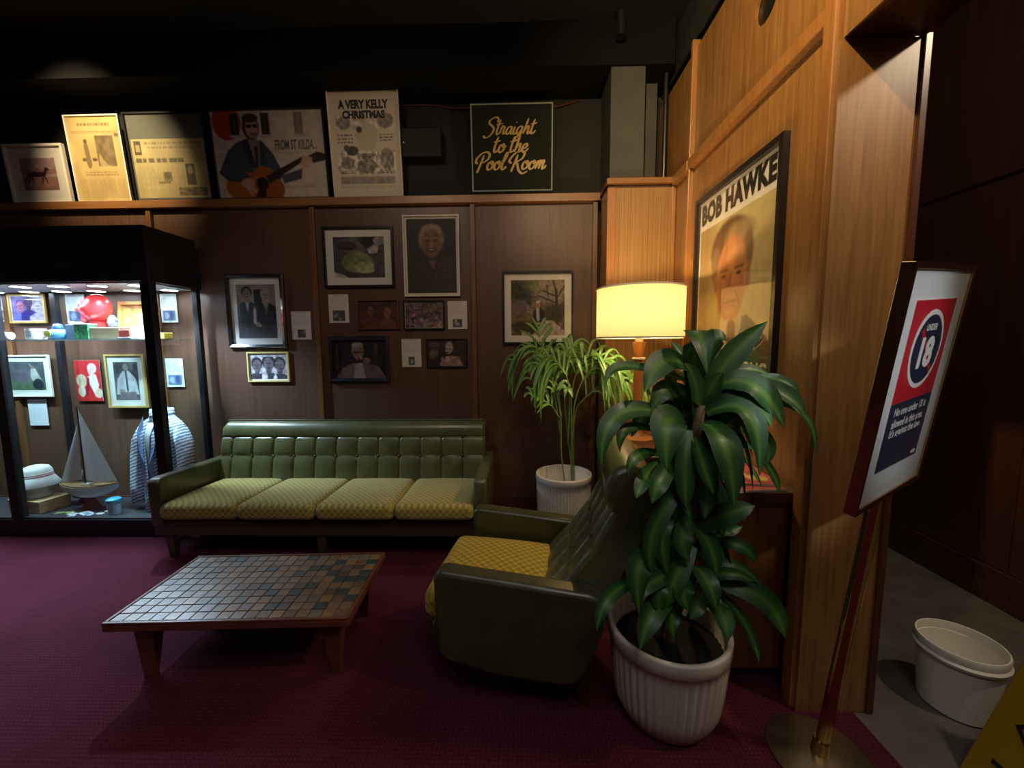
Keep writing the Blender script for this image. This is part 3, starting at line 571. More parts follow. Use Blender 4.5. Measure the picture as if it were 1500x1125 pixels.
MB().lathe([(0.0, 0), (0.098, 0.0)], 32, cap=False).build('round_opening', M_blackf, wr, loc=(1.1485, 2.04, 3.005), rot=(0, R(-90), 0))
struct('batten', bx(1.098, 1.149, 2.785, 2.815, 0.846, 3.36), M_trimw, wr, 0.004)
struct('batten', bx(1.055, 1.148, 1.49, 1.545, 0, 3.40), M_trimw, wr, 0.004)
struct('rail', bx(1.095, 1.148, 1.545, 2.785, 2.578, 2.64), M_ledge if False else M_trimw, wr, 0.004)
struct('rail', bx(1.095, 1.148, 2.815, 3.075, 2.578, 2.64), M_trimw, wr, 0.004)
struct('jamb_panel', bx(1.07, 1.335, 1.474, 1.489, 0, 2.45), M_panel, wr)
struct('batten', bx(1.335, 1.362, 1.465, 1.60, 0, 2.46), M_dwood, wr, 0.004)
hd = struct('wall_header', bx(1.085, 1.34, -0.9, 1.474, 2.452, 3.40), M_dwood)
struct('panel', bx(1.076, 1.084, -0.9, 1.474, 2.452, 3.34), M_panel, hd)
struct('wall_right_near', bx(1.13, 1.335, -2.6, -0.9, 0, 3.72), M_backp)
struct('wall_upper', bx(1.14, 1.335, -0.9, 3.5, 3.40, 3.72), M_black)
# corridor beyond the opening
wk = struct('wall_corridor', bx(2.6, 2.7, -2.6, 3.5, 0, 3.72), M_corr)
for z0, z1 in ((0.205, 2.305), (2.325, 3.7)):
    for y0, y1 in ((-2.5, 0.9), (0.904, 2.1), (2.104, 3.49)): struct('panel', bx(2.588, 2.599, y0, y1-.003, z0, z1), M_corr, wk)
struct('baseboard_corridor', bx(2.575, 2.599, -2.6, 3.5, 0, 0.2), M_dwood, None, 0.003)
# grey services column standing on the boxed corner, narrow pipe duct beside it
struct('column', bx(0.655, 0.90, 3.12, 3.48, 2.643, 3.419), M_grey)
struct('column_narrow', bx(0.965, 1.05, 3.32, 3.48, 2.643, 3.419), M_grey)
struct('trim_3', MB().tube([(1.075, 3.2, 2.645), (1.075, 3.2, 3.415)], 0.016, 10), M_blackm)
o = MB().tube([(0.70, 3.04, 3.715), (0.70, 3.04, 3.56)], 0.035, 14).build('ceiling_sensor', M_blackm)
tag(o, 'small black cylinder fixture under the ceiling beside the grey column', 'fixture')

# ------------------------------------------------------------------ green sofa
def catmull(pts, n):
    P = [np.array(p, float) for p in pts]; P = [2*P[0]-P[1]]+P+[2*P[-1]-P[-2]]; out = []
    for i in range(1, len(P)-2):
        for k in range(n):
            t = k/n; a, b, c, d = P[i-1:i+3]
            out.append(0.5*((2*b)+(c-a)*t+(2*a-5*b+4*c-d)*t*t+(3*b-a-3*c+d)*t**3))
    out.append(P[-2]); return out
def back_mesh(length, front, rear, cols, rows, nx, axis_y=False, puff=0.012, seam=0.010, low_seams=True, taper=0.0):
    """upholstered back: profile (depth, z) swept along length; seams at cols (length) and rows (z)"""
    prof = front+rear; nf = len(front); vs = []; fs = []; m_ = len(prof)
    xs = np.linspace(0, length, nx)
    # concentrate columns around the seams
    rows = sorted(rows); top = rows[-1]
    for x in xs:
        e = min(x, length-x); rnd = 0.02*(1-min(1, e/0.03))**2
        for j, (d, z) in enumerate(prof):
            off = 0
            if j < nf:
                j0, j1 = max(0, j-1), min(nf-1, j+1); tn = np.array(prof[j1])-np.array(prof[j0]); tn = tn/np.linalg.norm(tn); nrm = np.array([-tn[1], tn[0]])
                dc = min(abs(x-c) for c in cols); dr = min(abs(z-r) for r in rows)
                if z <= top+0.004:
                    off += puff*(min(1, dc/0.07))**0.6*(min(1, dr/0.06))**0.6
                    off -= seam*math.exp(-(dc/0.007)**2) + seam*0.7*math.exp(-(dr/0.007)**2)
                    off -= 0.008*math.exp(-(dc*dc+dr*dr)/0.018**2)
                elif dr < 0.08: off += puff*min(1, dr/0.06)**0.6
                off -= rnd
                d, z = d+nrm[0]*off, z+nrm[1]*off
            xx = x+(length/2-x)*taper*max(0, (z-0.4))
            vs.append((xx, d, z) if not axis_y else (d, xx, z))
    for i in range(nx-1):
        for j in range(m_): j2 = (j+1) % m_; fs.append((i*m_+j, i*m_+j2, (i+1)*m_+j2, (i+1)*m_+j))
    fs.append(tuple(range(m_))); fs.append(tuple((nx-1)*m_+j for j in range(m_-1, -1, -1)))
    mb = MB().add(vs, fs); return mb.mesh('backrest')
sofa = thing('sofa', 'long green vinyl four-seat sofa with button-tufted back and mustard seat cushions', 'sofa', (-2.505, 2.55, 0))
SL = 2.27
fr = [tuple(p) for p in catmull([(0.515, 0.31), (0.535, 0.40), (0.57, 0.57), (0.605, 0.715), (0.622, 0.77), (0.655, 0.815), (0.70, 0.832)], 11)]
cols = [0.10+0.17*k for k in range(12)]; rows = [0.565, 0.715]
sb_ = link('backrest', back_mesh(2.15, fr, [(0.735, 0.825), (0.75, 0.78), (0.76, 0.24), (0.56, 0.24)], cols, rows, 300), M_vinyl, sofa, smooth=True, loc=(0.06, 0, 0))
MB().tube([(0.075, 0.69, 0.834), (SL-.075, 0.69, 0.834)], 0.006, 8).build('piping', M_vinyld, sb_, smooth=True, loc=(-0.06, 0, 0))
btn = MB().lathe([(0.0, -0.004), (0.007, -0.003), (0.010, 0.0), (0.007, 0.004), (0.0, 0.006)], 12, cap=False).mesh('button')
def front_at(prof, z):
    for (a, za), (b, zb) in zip(prof, prof[1:]):
        if za <= z <= zb: return a+(b-a)*(z-za)/(zb-za+1e-9)
    return prof[-1][0]
for r_ in rows:
    for c in cols: link('button', btn, M_vinyld, sb_, smooth='all', loc=(c, front_at(fr, r_)+0.004, r_), rot=(R(80), 0, 0))
armp = [(0.0, 0.24), (-0.012, 0.535), (0.0, 0.562), (0.03, 0.572), (0.60, 0.552), (0.74, 0.56), (0.76, 0.53), (0.76, 0.24)]
for x0 in (0.0, SL-0.085): MB().prism(armp, x0, x0+0.085, 'x').build('arm', M_vinyld if x0 == 0 else M_vinyl, sofa, 0.016, True)
bx(0.0, SL, 0.02, 0.72, 0.165, 0.272).build('base_rail', M_sofaw, sofa, 0.006)
for k in range(4):
    w = (SL-0.17)/4
    me = cushion(w*0.995, 0.60, 0.112, 0.042, 0.016)
    link('seat_cushion', me, M_weave2, sofa, smooth='all', loc=(0.085+w*(k+.5), 0.255, 0.286), rot=(R(-1.5), 0, R((0.6, -0.4, 0.3, 0)[k])))
def leg_mb(tx, ty, bx_, by_, z1, wt, wb_): 
    return MB().hexa([(bx_-wb_, by_-wb_, 0), (bx_+wb_, by_-wb_, 0), (bx_+wb_, by_+wb_, 0), (bx_-wb_, by_+wb_, 0)], [(tx-wt, ty-wt, z1), (tx+wt, ty-wt, z1), (tx+wt, ty+wt, z1), (tx-wt, ty+wt, z1)])
for x in (0.09, SL/2, SL-0.09):
    for y in (0.06, 0.66): leg_mb(x, y, x+(0.0 if x < 1 else 0), y, 0.166, 0.032, 0.020).build('leg', M_sofaw, sofa, 0.004)
for x in (0.09, SL-0.09): MB().prism([(x-.05, 0.166), (x+.12, 0.166), (x+.05, 0.13), (x-.03, 0.12)], 0.04, 0.08, 'y').build('leg_bracket', M_sofaw, sofa, 0.003)

# ------------------------------------------------------------------ green armchair (local x: front to back, y: near side to far side)
chair = thing('armchair', 'green vinyl armchair with mustard seat and rolled headrest, beside the leafy white pot', 'armchair', (-0.348, 1.498, 0), R(-8))
sidep = [(0.03, 0.175), (0.0, 0.21), (-0.012, 0.52), (0.0, 0.548), (0.03, 0.556), (0.60, 0.515), (0.66, 0.50), (0.67, 0.42), (0.60, 0.20), (0.56, 0.145), (0.50, 0.128), (0.25, 0.135)]
for y0 in (0.0, 0.62):
    a_ = MB().prism([(p[0], p[1]) for p in sidep], y0, y0+0.09, 'y').build('arm', M_vinyld, chair, 0.018, True)
    MB().tube([(0.02, y0+0.006, 0.512), (0.63, y0+0.006, 0.472)], 0.004, 6).build('piping', M_vinyl, a_)
link('seat_cushion', cushion(0.54, 0.535, 0.14, 0.05, 0.025, 18), M_weave, chair, smooth='all', loc=(0.172, 0.354, 0.265), rot=(0, R(1.5), 0))
front = [tuple(p) for p in catmull([(0.39, 0.30), (0.405, 0.38), (0.47, 0.46), (0.55, 0.56), (0.615, 0.66), (0.662, 0.75), (0.680, 0.80), (0.664, 0.845), (0.658, 0.90), (0.685, 0.96), (0.74, 0.988), (0.80, 0.975)], 9)]
rear = [(0.84, 0.94), (0.86, 0.88), (0.83, 0.78), (0.755, 0.62), (0.655, 0.42), (0.595, 0.24), (0.50, 0.20)]
cb = link('backrest', back_mesh(0.545, front, rear, [0.135, 0.2725, 0.41], [0.52, 0.65, 0.80], 84, True, 0.006, 0.006), M_vinyl, chair, smooth=True, loc=(0, 0.083, 0))
for r_ in (0.52, 0.65):
    for c in (0.135, 0.2725, 0.41): link('button', btn, M_vinyld, cb, smooth='all', loc=(front_at(front, r_)+0.002, c, r_), rot=(0, R(-62), 0))
bx(0.0, 0.60, 0.06, 0.65, 0.155, 0.262).build('base_rail', M_vinyld, chair, 0.01)
MB().hexa([(-.06, .10, .17), (0.0, .10, .155), (0.0, .61, .155), (-.06, .61, .17)], [(-.06, .10, .262), (0.0, .10, .262), (0.0, .61, .262), (-.06, .61, .262)]).build('front_apron', M_vinyld, chair, 0.012)
for y in (0.07, 0.59): bx(0.02, 0.62, y, y+0.05, 0.10, 0.15).build('foot_rail', M_dwood, chair, 0.006)
for x, y in ((0.08, 0.095), (0.56, 0.095), (0.08, 0.615), (0.56, 0.615)): leg_mb(x, y, x+(0.03 if x > .3 else -0.02), y, 0.105, 0.026, 0.017).build('leg', M_dwood, chair, 0.004)

# ------------------------------------------------------------------ tiled coffee table
tb = thing('coffee_table', 'low wooden coffee table topped with glossy brown and teal ceramic tiles', 'table', (-1.765, 1.533, 0), R(2.6))
TL, TW, TH = 1.025, 0.545, 0.30
MB().box(0, TL, 0, TW, TH-0.042, TH-0.012).build('table_top', M_twood, tb, 0.004)
for b in ((0, TL, 0, 0.014), (0, TL, TW-0.014, TW), (0, 0.014, 0.014, TW-0.014), (TL-0.014, TL, 0.014, TW-0.014)): bx(*b, TH-0.012, TH-0.002).build('edge_lip', M_twood, tb, 0.002)
def tilemat(nm, c):
    mt = simple(nm, c, 0.30, var=0.22, scale=30, coat=1.0); b = mt.node_tree.nodes['Principled BSDF']; b.inputs['Coat Roughness'].default_value = 0.42; b.inputs['Coat IOR'].default_value = 1.65; return mt
TM = [tilemat('tile_tan', (0.17, 0.105, 0.050)), tilemat('tile_brown', (0.125, 0.070, 0.034)), tilemat('tile_amber', (0.215, 0.125, 0.042)), tilemat('tile_teal', (0.022, 0.040, 0.036)), tilemat('tile_umber', (0.070, 0.042, 0.026)), tilemat('tile_grey', (0.15, 0.115, 0.075))]
NX, NY = 18, 10; gx, gy = (TL-0.032)/NX, (TW-0.032)/NY
tmesh = []
for mt in TM:
    mb = MB().box(-gx/2+.0016, gx/2-.0016, -gy/2+.0016, gy/2-.0016, -0.006, 0.0); me = mb.mesh('tile'); bm = bmesh.new(); bm.from_mesh(me)
    bmesh.ops.bevel(bm, geom=[e for e in bm.edges if all(v.co.z > -0.001 for v in e.verts)], offset=0.0014, segments=1, affect='EDGES'); bm.to_mesh(me); bm.free(); me.materials.append(mt); tmesh.append(me)
TEAL = {(3, 9), (4, 9), (11, 9), (13, 7), (12, 7), (14, 6), (15, 5), (17, 8), (17, 6), (13, 4), (16, 3), (15, 1), (17, 2), (12, 3), (10, 3), (16, 5), (17, 5), (11, 6), (14, 8), (11, 1), (9, 4), (8, 7), (2, 6), (5, 2)}
for j in range(NY):
    for i in range(NX):
        k = 3 if (i, j) in TEAL else random.choices((0, 1, 2, 4, 5), (5, 3, 4, 1.2, 3))[0]
        link('tile', tmesh[k], None, tb, loc=(0.016+gx*(i+.5), 0.016+gy*(j+.5), TH-0.004+random.uniform(-.0006, .0006)), rot=(R(random.uniform(-.5, .5)), R(random.uniform(-.5, .5)), 0))
for sx, sy in ((0, 0), (1, 0), (0, 1), (1, 1)):
    cx = 0.13 if sx == 0 else TL-0.10; cy = 0.075 if sy == 0 else TW-0.10
    d = -1 if sx == 0 else 1
    MB().hexa([(cx+d*.012-.02, cy-.018, 0), (cx+d*.012+.02, cy-.018, 0), (cx+d*.012+.02, cy+.018, 0), (cx+d*.012-.02, cy+.018, 0)],
              [(cx-.048, cy-.03, TH-.042), (cx+.048, cy-.03, TH-.042), (cx+.048, cy+.03, TH-.042), (cx-.048, cy+.03, TH-.042)]).build('leg', M_twood, tb, 0.004)
for y in (0.06, TW-0.115): bx(0.09, TL-0.07, y+.01, y+.04, TH-0.085, TH-0.042).build('apron', M_dwood, tb, 0.003)
for x in (0.10, TL-0.13): bx(x, x+.03, 0.08, TW-.1, TH-0.085, TH-0.042).build('apron', M_dwood, tb, 0.003)

# ------------------------------------------------------------------ counter cabinet, lamp, magazines
ct = thing('counter_cabinet', 'tall brown wooden counter cabinet with dark top along the panelled right wall', 'cabinet', (0.875, 2.33, 0))
bx(-0.065, 0.215, -0.715, -0.20, 0.06, 0.795).build('body', M_cwood, ct, 0.003)
bx(-0.245, 0.215, -0.199, 0.71, 0.06, 0.795).build('body', M_cwood, ct, 0.003)
MB().prism([(-0.04, -0.68), (0.20, -0.68), (0.20, 0.70), (-0.215, 0.70), (-0.215, -0.17), (-0.04, -0.17)], 0, 0.06, 'z').build('plinth', M_dwood, ct)
MB().prism([(-0.085, -0.735), (0.25, -0.735), (0.25, 0.735), (-0.265, 0.735), (-0.265, -0.22), (-0.085, -0.22)], 0.795, 0.842, 'z').build('worktop', M_dwood, ct, 0.004)
for y0, y1 in ((-0.18, 0.25), (0.26, 0.69)):
    dd = bx(-0.262, -0.246, y0, y1, 0.09, 0.775).build('door', M_cwood, ct, 0.003)
    yk = y1-.07 if y0 < 0 else y0+.05
    bx(-0.275, -0.262, yk, yk+.02, 0.5, 0.62).build('handle', M_brass, dd)
def shademat():
    mt, n, l, b = newmat('lamp_shade_cloth'); n.remove(b); out = n['Material Output']
    d = n.new('ShaderNodeBsdfDiffuse'); d.inputs[0].default_value = (0.82, 0.74, 0.52, 1)
    t = n.new('ShaderNodeBsdfTranslucent'); t.inputs[0].default_value = (0.84, 0.68, 0.40, 1)
    tc = n.new('ShaderNodeTexCoord'); nz = n.new('ShaderNodeTexNoise'); nz.inputs['Scale'].default_value = 120; l.new(tc.outputs['Object'], nz.inputs[0])
    bp = n.new('ShaderNodeBump'); bp.inputs['Strength'].default_value = 0.2; bp.inputs['Distance'].default_value = 0.001; l.new(nz.outputs[0], bp.inputs['Height']); l.new(bp.outputs[0], d.inputs['Normal'])
    mx = n.new('ShaderNodeMixShader'); mx.inputs[0].default_value = 0.24; l.new(d.outputs[0], mx.inputs[1]); l.new(t.outputs[0], mx.inputs[2]); l.new(mx.outputs[0], out.inputs[0]); return mt
M_shade = shademat()
lamp = thing('table_lamp', 'lit table lamp with broad cream drum shade on turned wooden stem', 'lamp', (0.72, 2.5, 0.8425))
MB().lathe([(0.0, 0), (0.10, 0), (0.10, 0.016), (0.05, 0.03), (0.032, 0.06), (0.028, 0.12), (0.030, 0.40), (0.026, 0.50), (0.036, 0.505), (0.036, 0.515), (0.024, 0.52), (0.040, 0.60), (0.040, 0.61), (0.0, 0.612)], 28, cap=False).build('base', M_lampw, lamp, smooth=True)
MB().lathe([(0.037, 0.503), (0.041, 0.509), (0.037, 0.517)], 28, cap=False).build('collar', M_plast, lamp, smooth=True)
MB().lathe([(0.02, 0.612), (0.024, 0.62), (0.024, 0.66), (0.016, 0.67), (0.016, 0.70)], 20).build('socket', M_plast, lamp, smooth=True)
sh = MB().lathe([(0.258, 0.635), (0.258, 0.932)], 64, cap=False).build('shade', M_shade, lamp, smooth='all')
for z in (0.637, 0.930): MB().lathe([(0.2565, z-.005), (0.2605, z-.005), (0.2605, z+.005), (0.2565, z+.005), (0.2565, z-.005)], 64, cap=False).build('shade_rim', M_cream, sh)
M_bulb = emis('bulb_glass', (1.0, 0.78, 0.45), 12)
MB().lathe([(0.012, 0.70), (0.018, 0.72), (0.03, 0.75), (0.033, 0.775), (0.025, 0.80), (0.0, 0.812)], 16, cap=False).build('bulb', M_bulb, lamp, smooth='all')
def art_mag(base, alt, seed):
    a = Art(44, 60, base); a.text(.06, .04, .94, .16, 1, (120, 20, 40), .9); a.ell(.35, .5, .25, .25, alt); a.ell(.7, .72, .2, .15, (236, 214, 120)); a.text(.1, .78, .9, .96, 5, (130, 40, 40), .6); return a.noise(.15, 9)
for (x, y, z, rz, base, alt, lab) in ((0.955, 1.75, 0.8425, 8, (214, 110, 112), (230, 200, 90), 'pink magazine with yellow motif lying on the counter end'), (0.93, 2.06, 0.8425, 84, (226, 220, 206), (120, 140, 100), 'pale magazine lying behind the plant on the counter'), (0.985, 1.80, 0.8512, -6, (206, 92, 100), (240, 216, 150), 'red-pink magazine on top of the others on the counter')):
    t = thing('magazine', lab, 'magazine', (x, y, z), R(rz), 'magazines on the counter')
    bx(-0.105, 0.105, -0.145, 0.145, 0, 0.008).build('pages', M_white, t)
    c = art_mag(base, alt, 1).sheet('cover', 0.21, 0.29, t, (0, -0.145, 0.0083)); c.rotation_euler = (R(-90), 0, 0)
# ------------------------------------------------------------------ lit glass display case
case = thing('display_case', 'tall black-framed glass display case with lit header and memorabilia inside', 'display case', (-3.78, 3.11, 0))
CX, CY = -3.78, 3.11
def cb_(nm, x0, x1, y0, y1, z0, z1, mat, par=None, bev=0): return bx(x0-CX, x1-CX, y0-CY, y1-CY, z0, z1).build(nm, mat, par or case, bev)
XL, XM, XR, YF, YB = -4.95, -3.885, -2.695, 2.885, 3.335
cb_('plinth', XL, XR, YF, YB, 0, 0.13, M_blackm, None, 0.003)
cb_('base_deck', XL+.02, XR-.02, YF+.02, YB-.01, 0.13, 0.14, simple('black_felt', (0.016, 0.016, 0.02), 0.8))
hdr = cb_('header', XL-.01, XR+.035, YF-.012, YB+.02, 1.915, 2.095, M_blackm, None, 0.004)
cb_('header_top', XL+.01, XR+.015, YF+.004, YB+.01, 2.095, 2.31, M_blackm, hdr, 0.004)
cb_('ceiling_panel', XL+.01, XR-.01, YF+.01, YB-.01, 1.905, 1.914, simple('case_lining', (0.25, 0.26, 0.30), 0.5), hdr)
for x in (XM, XR-.037):
    k = 0.03 if x > -3 else 0.0
    cb_('post', x-.037+k, x+.037+k, YF-.004, YF+.05, 0.13, 1.915, M_blackm, None, 0.003)
    cb_('post', x-.022+k*1.6, x+.022+k*1.6, YB-.04, YB, 0.13, 1.915, M_blackm, None, 0.003)
for a, b in ((XL, XM-.037), (XM+.037, XR-.044)): cb_('glass_pane', a, b, YF+.008, YF+.013, 0.14, 1.91, M_cglass)
cb_('glass_pane', XR+.01, XR+.015, YF+.05, YB-.04, 0.14, 1.91, M_cglass)
for a, b in ((XL+.03, XM-.04), (XM+.04, XR-.03)):
    s_ = cb_('shelf', a, b, YF+.055, YB-.05, 1.497, 1.507, M_shelfg)
    cb_('shelf_edge', a, b, YF+.049, YF+.054, 1.497, 1.507, simple('shelf_edge_glass', (0.55, 0.75, 0.72), 0.15), s_)
M_led = emis('led_white', (0.72, 0.84, 1.0), 50)
for x in (-4.6, -4.3, -4.0, -3.73, -3.44, -3.14, -2.835):
    for y in (2.97, 3.24):
        d = MB().lathe([(0.052, 1.897), (0.052, 1.905)], 20, c=(x-CX, y-CY)).build('downlight', M_led if y < 3.1 else M_led, hdr)
        MB().lathe([(0.053, 1.903), (0.053, 1.896), (0.06, 1.896), (0.06, 1.905)], 20, c=(x-CX, y-CY), cap=False).build('bezel', M_plast, hdr)
for x, z in ((-3.70, 0.95), (-3.66, 0.58), (-4.05, 0.45)): pass
# pictures and captions on the wall behind the glass
GB = 'captions behind the display glass'
Yc = 3.372
framed('picture_frame', 'small framed colour photo of figures in blue, upper left inside the display case', (-4.19, Yc, 1.655), 0.32, 0.245, art_purple(), 0.014, 0.015, M_goldf, 0.008)
card('white caption card at the far left edge behind the upper glass shelf', (-4.40, Yc+.02, 1.67), 0.16, 0.225, art_tcard(), GB)
card('white caption card left of the red head sculpture in the case', (-3.795, Yc+.02, 1.65), 0.165, 0.245, art_tcard(), GB)
framed('picture_frame', 'gold wooden box frame with yellow picture on the upper glass shelf', (-3.10, 3.20, 1.508), 0.27, 0.30, art_gold(), 0.025, 0.03, M_goldf, 0.0, glass=False, tilt=6)
card('white caption card with blue photo behind the right case post, upper', (-2.985, Yc+.02, 1.65), 0.14, 0.24, art_tcard(), GB)
framed('picture_frame', 'white-matted framed photo of a bending player, mid left in the case', (-4.265, Yc, 1.025), 0.42, 0.36, art_golf(), 0.013, 0.015, M_plast, 0.045)
card('red poster with pale figure, unframed, above the model sailboat', (-3.755, Yc+.02, 0.98), 0.225, 0.355, art_red(), cat='poster', name='small_poster')
framed('picture_frame', 'white-matted framed photo of a man in white shirt and dark tie in the case', (-3.395, Yc, 0.925), 0.345, 0.46, art_shirt(), 0.016, 0.015, M_goldf, 0.05)
card('pale green caption card behind the right case post, lower', (-2.985, Yc+.02, 1.10), 0.155, 0.245, art_tcard(), GB)
card('plain white caption card below the bending player photo', (-4.24, Yc+.02, 0.765), 0.165, 0.235, Art(26, 40, (222, 226, 230)).text(.1, .1, .9, .7, 8, (200, 204, 208), .5), GB)
# things on the glass shelf (z = 1.5085)
SZ = 1.5085
t = thing('mug', 'white mug printed with dark figures on the upper shelf', 'mug', (-3.69, 3.0, SZ))
MB().lathe([(0.0, 0), (0.052, 0), (0.056, 0.01), (0.056, 0.082), (0.051, 0.082), (0.050, 0.008), (0.0, 0.008)], 28, cap=False).build('body', M_ceram, t, smooth=True)
MB().tube([(0.054, 0, 0.068), (0.078, 0, 0.066), (0.088, 0, 0.044), (0.078, 0, 0.02), (0.054, 0, 0.016)], 0.006, 8).build('handle', M_ceram, t, smooth='all')
for k, a in enumerate((-1.9, -1.3)): MB().add([(0.0566*math.cos(a+s*.16), 0.0566*math.sin(a+s*.16), z) for z in (0.02, 0.065) for s in (-1, 0, 1)], [(0, 1, 4, 3), (1, 2, 5, 4)]).build('decal', simple('decal_grey', (0.25, 0.25, 0.33), 0.5), t)
t = thing('toy_figure', 'small round blue toy figure with yellow badge beside the mug', 'toy', (-3.515, 3.0, SZ))
MB().lathe([(0.0, 0), (0.04, 0), (0.056, 0.02), (0.058, 0.045), (0.045, 0.07), (0.02, 0.078), (0.0, 0.078)], 24, cap=False).build('body', simple('toy_blue', (0.12, 0.36, 0.62), 0.4), t, smooth='all')
MB().lathe([(0.030, 0.070), (0.032, 0.085), (0.022, 0.115), (0.0, 0.12)], 20, cap=False).build('cap', simple('toy_deepblue', (0.02, 0.08, 0.62), 0.4), t, smooth='all')
MB().lathe([(0.0, 0), (0.026, 0), (0.024, 0.008), (0.0, 0.010)], 20, cap=False).build('badge', simple('toy_yellow', (0.62, 0.66, 0.12), 0.5), t, loc=(-0.018, -0.053, 0.042), rot=(R(90), 0, 0))
t = thing('dark_box', 'dark slate box with silver top between toy and green tin', 'box', (-3.405, 3.02, SZ))
bx(-.045, .045, -.03, .03, 0, 0.11).build('body', simple('slate_box', (0.07, 0.10, 0.15), 0.5), t, 0.003)
MB().lathe([(0.014, 0.11), (0.012, 0.135), (0.0, 0.137)], 16, cap=False).build('stopper', M_plast, t, smooth=True, loc=(-.02, 0, 0))
t = thing('tea_tin', 'green tin with yellow pattern and pale lid on the upper shelf', 'tin', (-3.285, 2.985, SZ))
bx(-.055, .055, -.035, .035, 0, 0.105).build('body', simple('tin_green', (0.05, 0.26, 0.10), 0.4, var=0.9, scale=45), t, 0.004)
bx(-.057, .057, -.037, .037, 0.105, 0.115).build('lid', M_cream, t, 0.003)
t = thing('tan_box', 'long tan cardboard box in front of the red head sculpture', 'box', (-3.115, 2.99, SZ))
bx(-.115, .115, -.03, .03, 0, 0.085).build('carton', simple('tan_card', (0.42, 0.31, 0.17), 0.6, var=0.1), t, 0.004)
bx(.116, .20, -.028, .03, 0, 0.085).build('end_flap', simple('peach_card', (0.60, 0.40, 0.26), 0.6), t, 0.003)
t = thing('red_badge', 'small red card box beside the right case post', 'box', (-2.935, 2.94, SZ))
bx(-.04, .04, -.012, .012, 0.012, 0.062).build('card', simple('badge_red', (0.50, 0.07, 0.05), 0.5), t, 0.002)
bx(-.05, .05, -.015, .015, 0, 0.011).build('stand', M_white, t, 0.002)
t = thing('egg_figurine', 'blue and white egg-shaped figurine before the gold frame', 'figurine', (-3.145, 3.06, SZ+.0))
MB().lathe([(0.0, 0), (0.028, 0), (0.024, 0.02), (0.022, 0.085), (0.03, 0.092), (0.0, 0.094)], 18, cap=False).build('pedestal', M_ceram, t, smooth=True)
MB().lathe([(0.0, 0.092), (0.026, 0.10), (0.034, 0.125), (0.028, 0.155), (0.014, 0.178), (0.0, 0.184)], 20, cap=False).build('egg', simple('egg_blue', (0.22, 0.32, 0.52), 0.3, var=1.0, scale=55), t, smooth='all')
t = thing('yellow_box', 'flat yellow box at the right end of the glass shelf', 'box', (-2.79, 3.08, SZ))
bx(-.055, .055, -.04, .04, 0, 0.045).build('carton', simple('yellow_card', (0.62, 0.42, 0.05), 0.5, var=0.2), t, 0.003)
t = thing('rolled_scroll', 'cream rolled scroll at the left end of the upper shelf', 'scroll', (-4.0, 3.0, SZ))
MB().tube([(-.16, 0, .03), (.11, 0, .03)], 0.028, 20).build('paper', M_cream, t, smooth=True)
MB().tube([(-.05, 0, .03), (-.04, 0, .03)], 0.0295, 20).build('band', simple('ribbon', (0.4, 0.3, 0.12), 0.5), t)
# red head sculpture: one modelled head looking left
def head_mesh():
    bm = bmesh.new(); bmesh.ops.create_uvsphere(bm, u_segments=64, v_segments=48, radius=1)
    bumps = [((-1, -.12, -.02), .42, .17), ((-.98, -.2, .12), .16, .16), ((-.86, -.5, .32), .18, .24), ((-.86, .3, .32), .18, .24), ((-.95, -.12, -.42), .20, .22), ((-.92, -.12, -.60), .14, .14), ((-.8, -.12, -.78), .24, .22), ((-.2, -.98, 0.0), .16, .16), ((-.7, -.65, -.1), .1, .25), ((-.72, -.62, .12), -.14, .13), ((-.8, .3, .12), -.12, .13), ((-.98, -.12, -.5), -.06, .07)]
    for v in bm.verts:
        d = v.co.normalized(); k = 0
        for (b, a, s) in bumps: b = Vector(b).normalized(); k += 1.35*a*math.exp(-((d-b).length/s)**2)
        v.co = Vector((d.x*.98+.12*max(0, d.z), d.y*.86, d.z*1.14))*(1+k)*0.100
        if d.x < 0 and d.z < -0.2: v.co.x *= 0.98
    me = bpy.data.meshes.new('head'); bm.to_mesh(me); bm.free(); return me
t = thing('head_sculpture', 'glossy red caricature head sculpture on the upper glass shelf', 'sculpture', (-3.325, 3.12, SZ))
link('head', head_mesh(), simple('sculpture_red', (0.62, 0.03, 0.03), 0.25, coat=0.5), t, smooth='all', loc=(0, 0, 0.235))
MB().lathe([(0.0, 0), (0.075, 0), (0.07, 0.015), (0.05, 0.05), (0.048, 0.15), (0.0, 0.16)], 24, cap=False).build('neck', MATS['sculpture_red'], t, smooth=True)
# floor of the case (z = 0.1405)
DZ = 0.1405
t = thing('wooden_riser', 'pale wooden box riser under the white bucket hat', 'riser', (-3.94, 3.09, DZ), R(-10))
bx(-.17, .16, -.10, .10, 0, 0.085).build('box', M_lwood, t, 0.003); bx(-.172, .162, -.102, .102, 0.085, 0.097).build('lid', M_lwood, t, 0.002)
t = thing('hat_stand', 'white mannequin head form on the pale wooden riser', 'mannequin head', (-3.96, 3.10, DZ+.098))
MB().lathe([(0.0, 0), (0.075, 0), (0.075, 0.012), (0.055, 0.03), (0.06, 0.07), (0.078, 0.11), (0.082, 0.15), (0.06, 0.21), (0.0, 0.235)], 28, cap=False, sy=1.1).build('form', M_white, t, smooth='all')
t = thing('bucket_hat', 'white bucket hat with red bands on the mannequin head', 'hat', (-3.96, 3.10, DZ+.235))
MB().lathe([(0.132, -0.045), (0.134, -0.040), (0.10, 0.025), (0.096, 0.03), (0.092, 0.075), (0.075, 0.105), (0.04, 0.118), (0.0, 0.122)], 40, cap=False, wob=lambda a, z: 1+(.04*math.sin(3*a) if z < 0 else 0)).build('crown', M_white, t, smooth='all')
for z in (0.032, 0.046): MB().lathe([(0.0968, z), (0.0964, z+.007)], 40, cap=False).build('band', simple('hat_red', (0.55, 0.08, 0.12), 0.6), t)
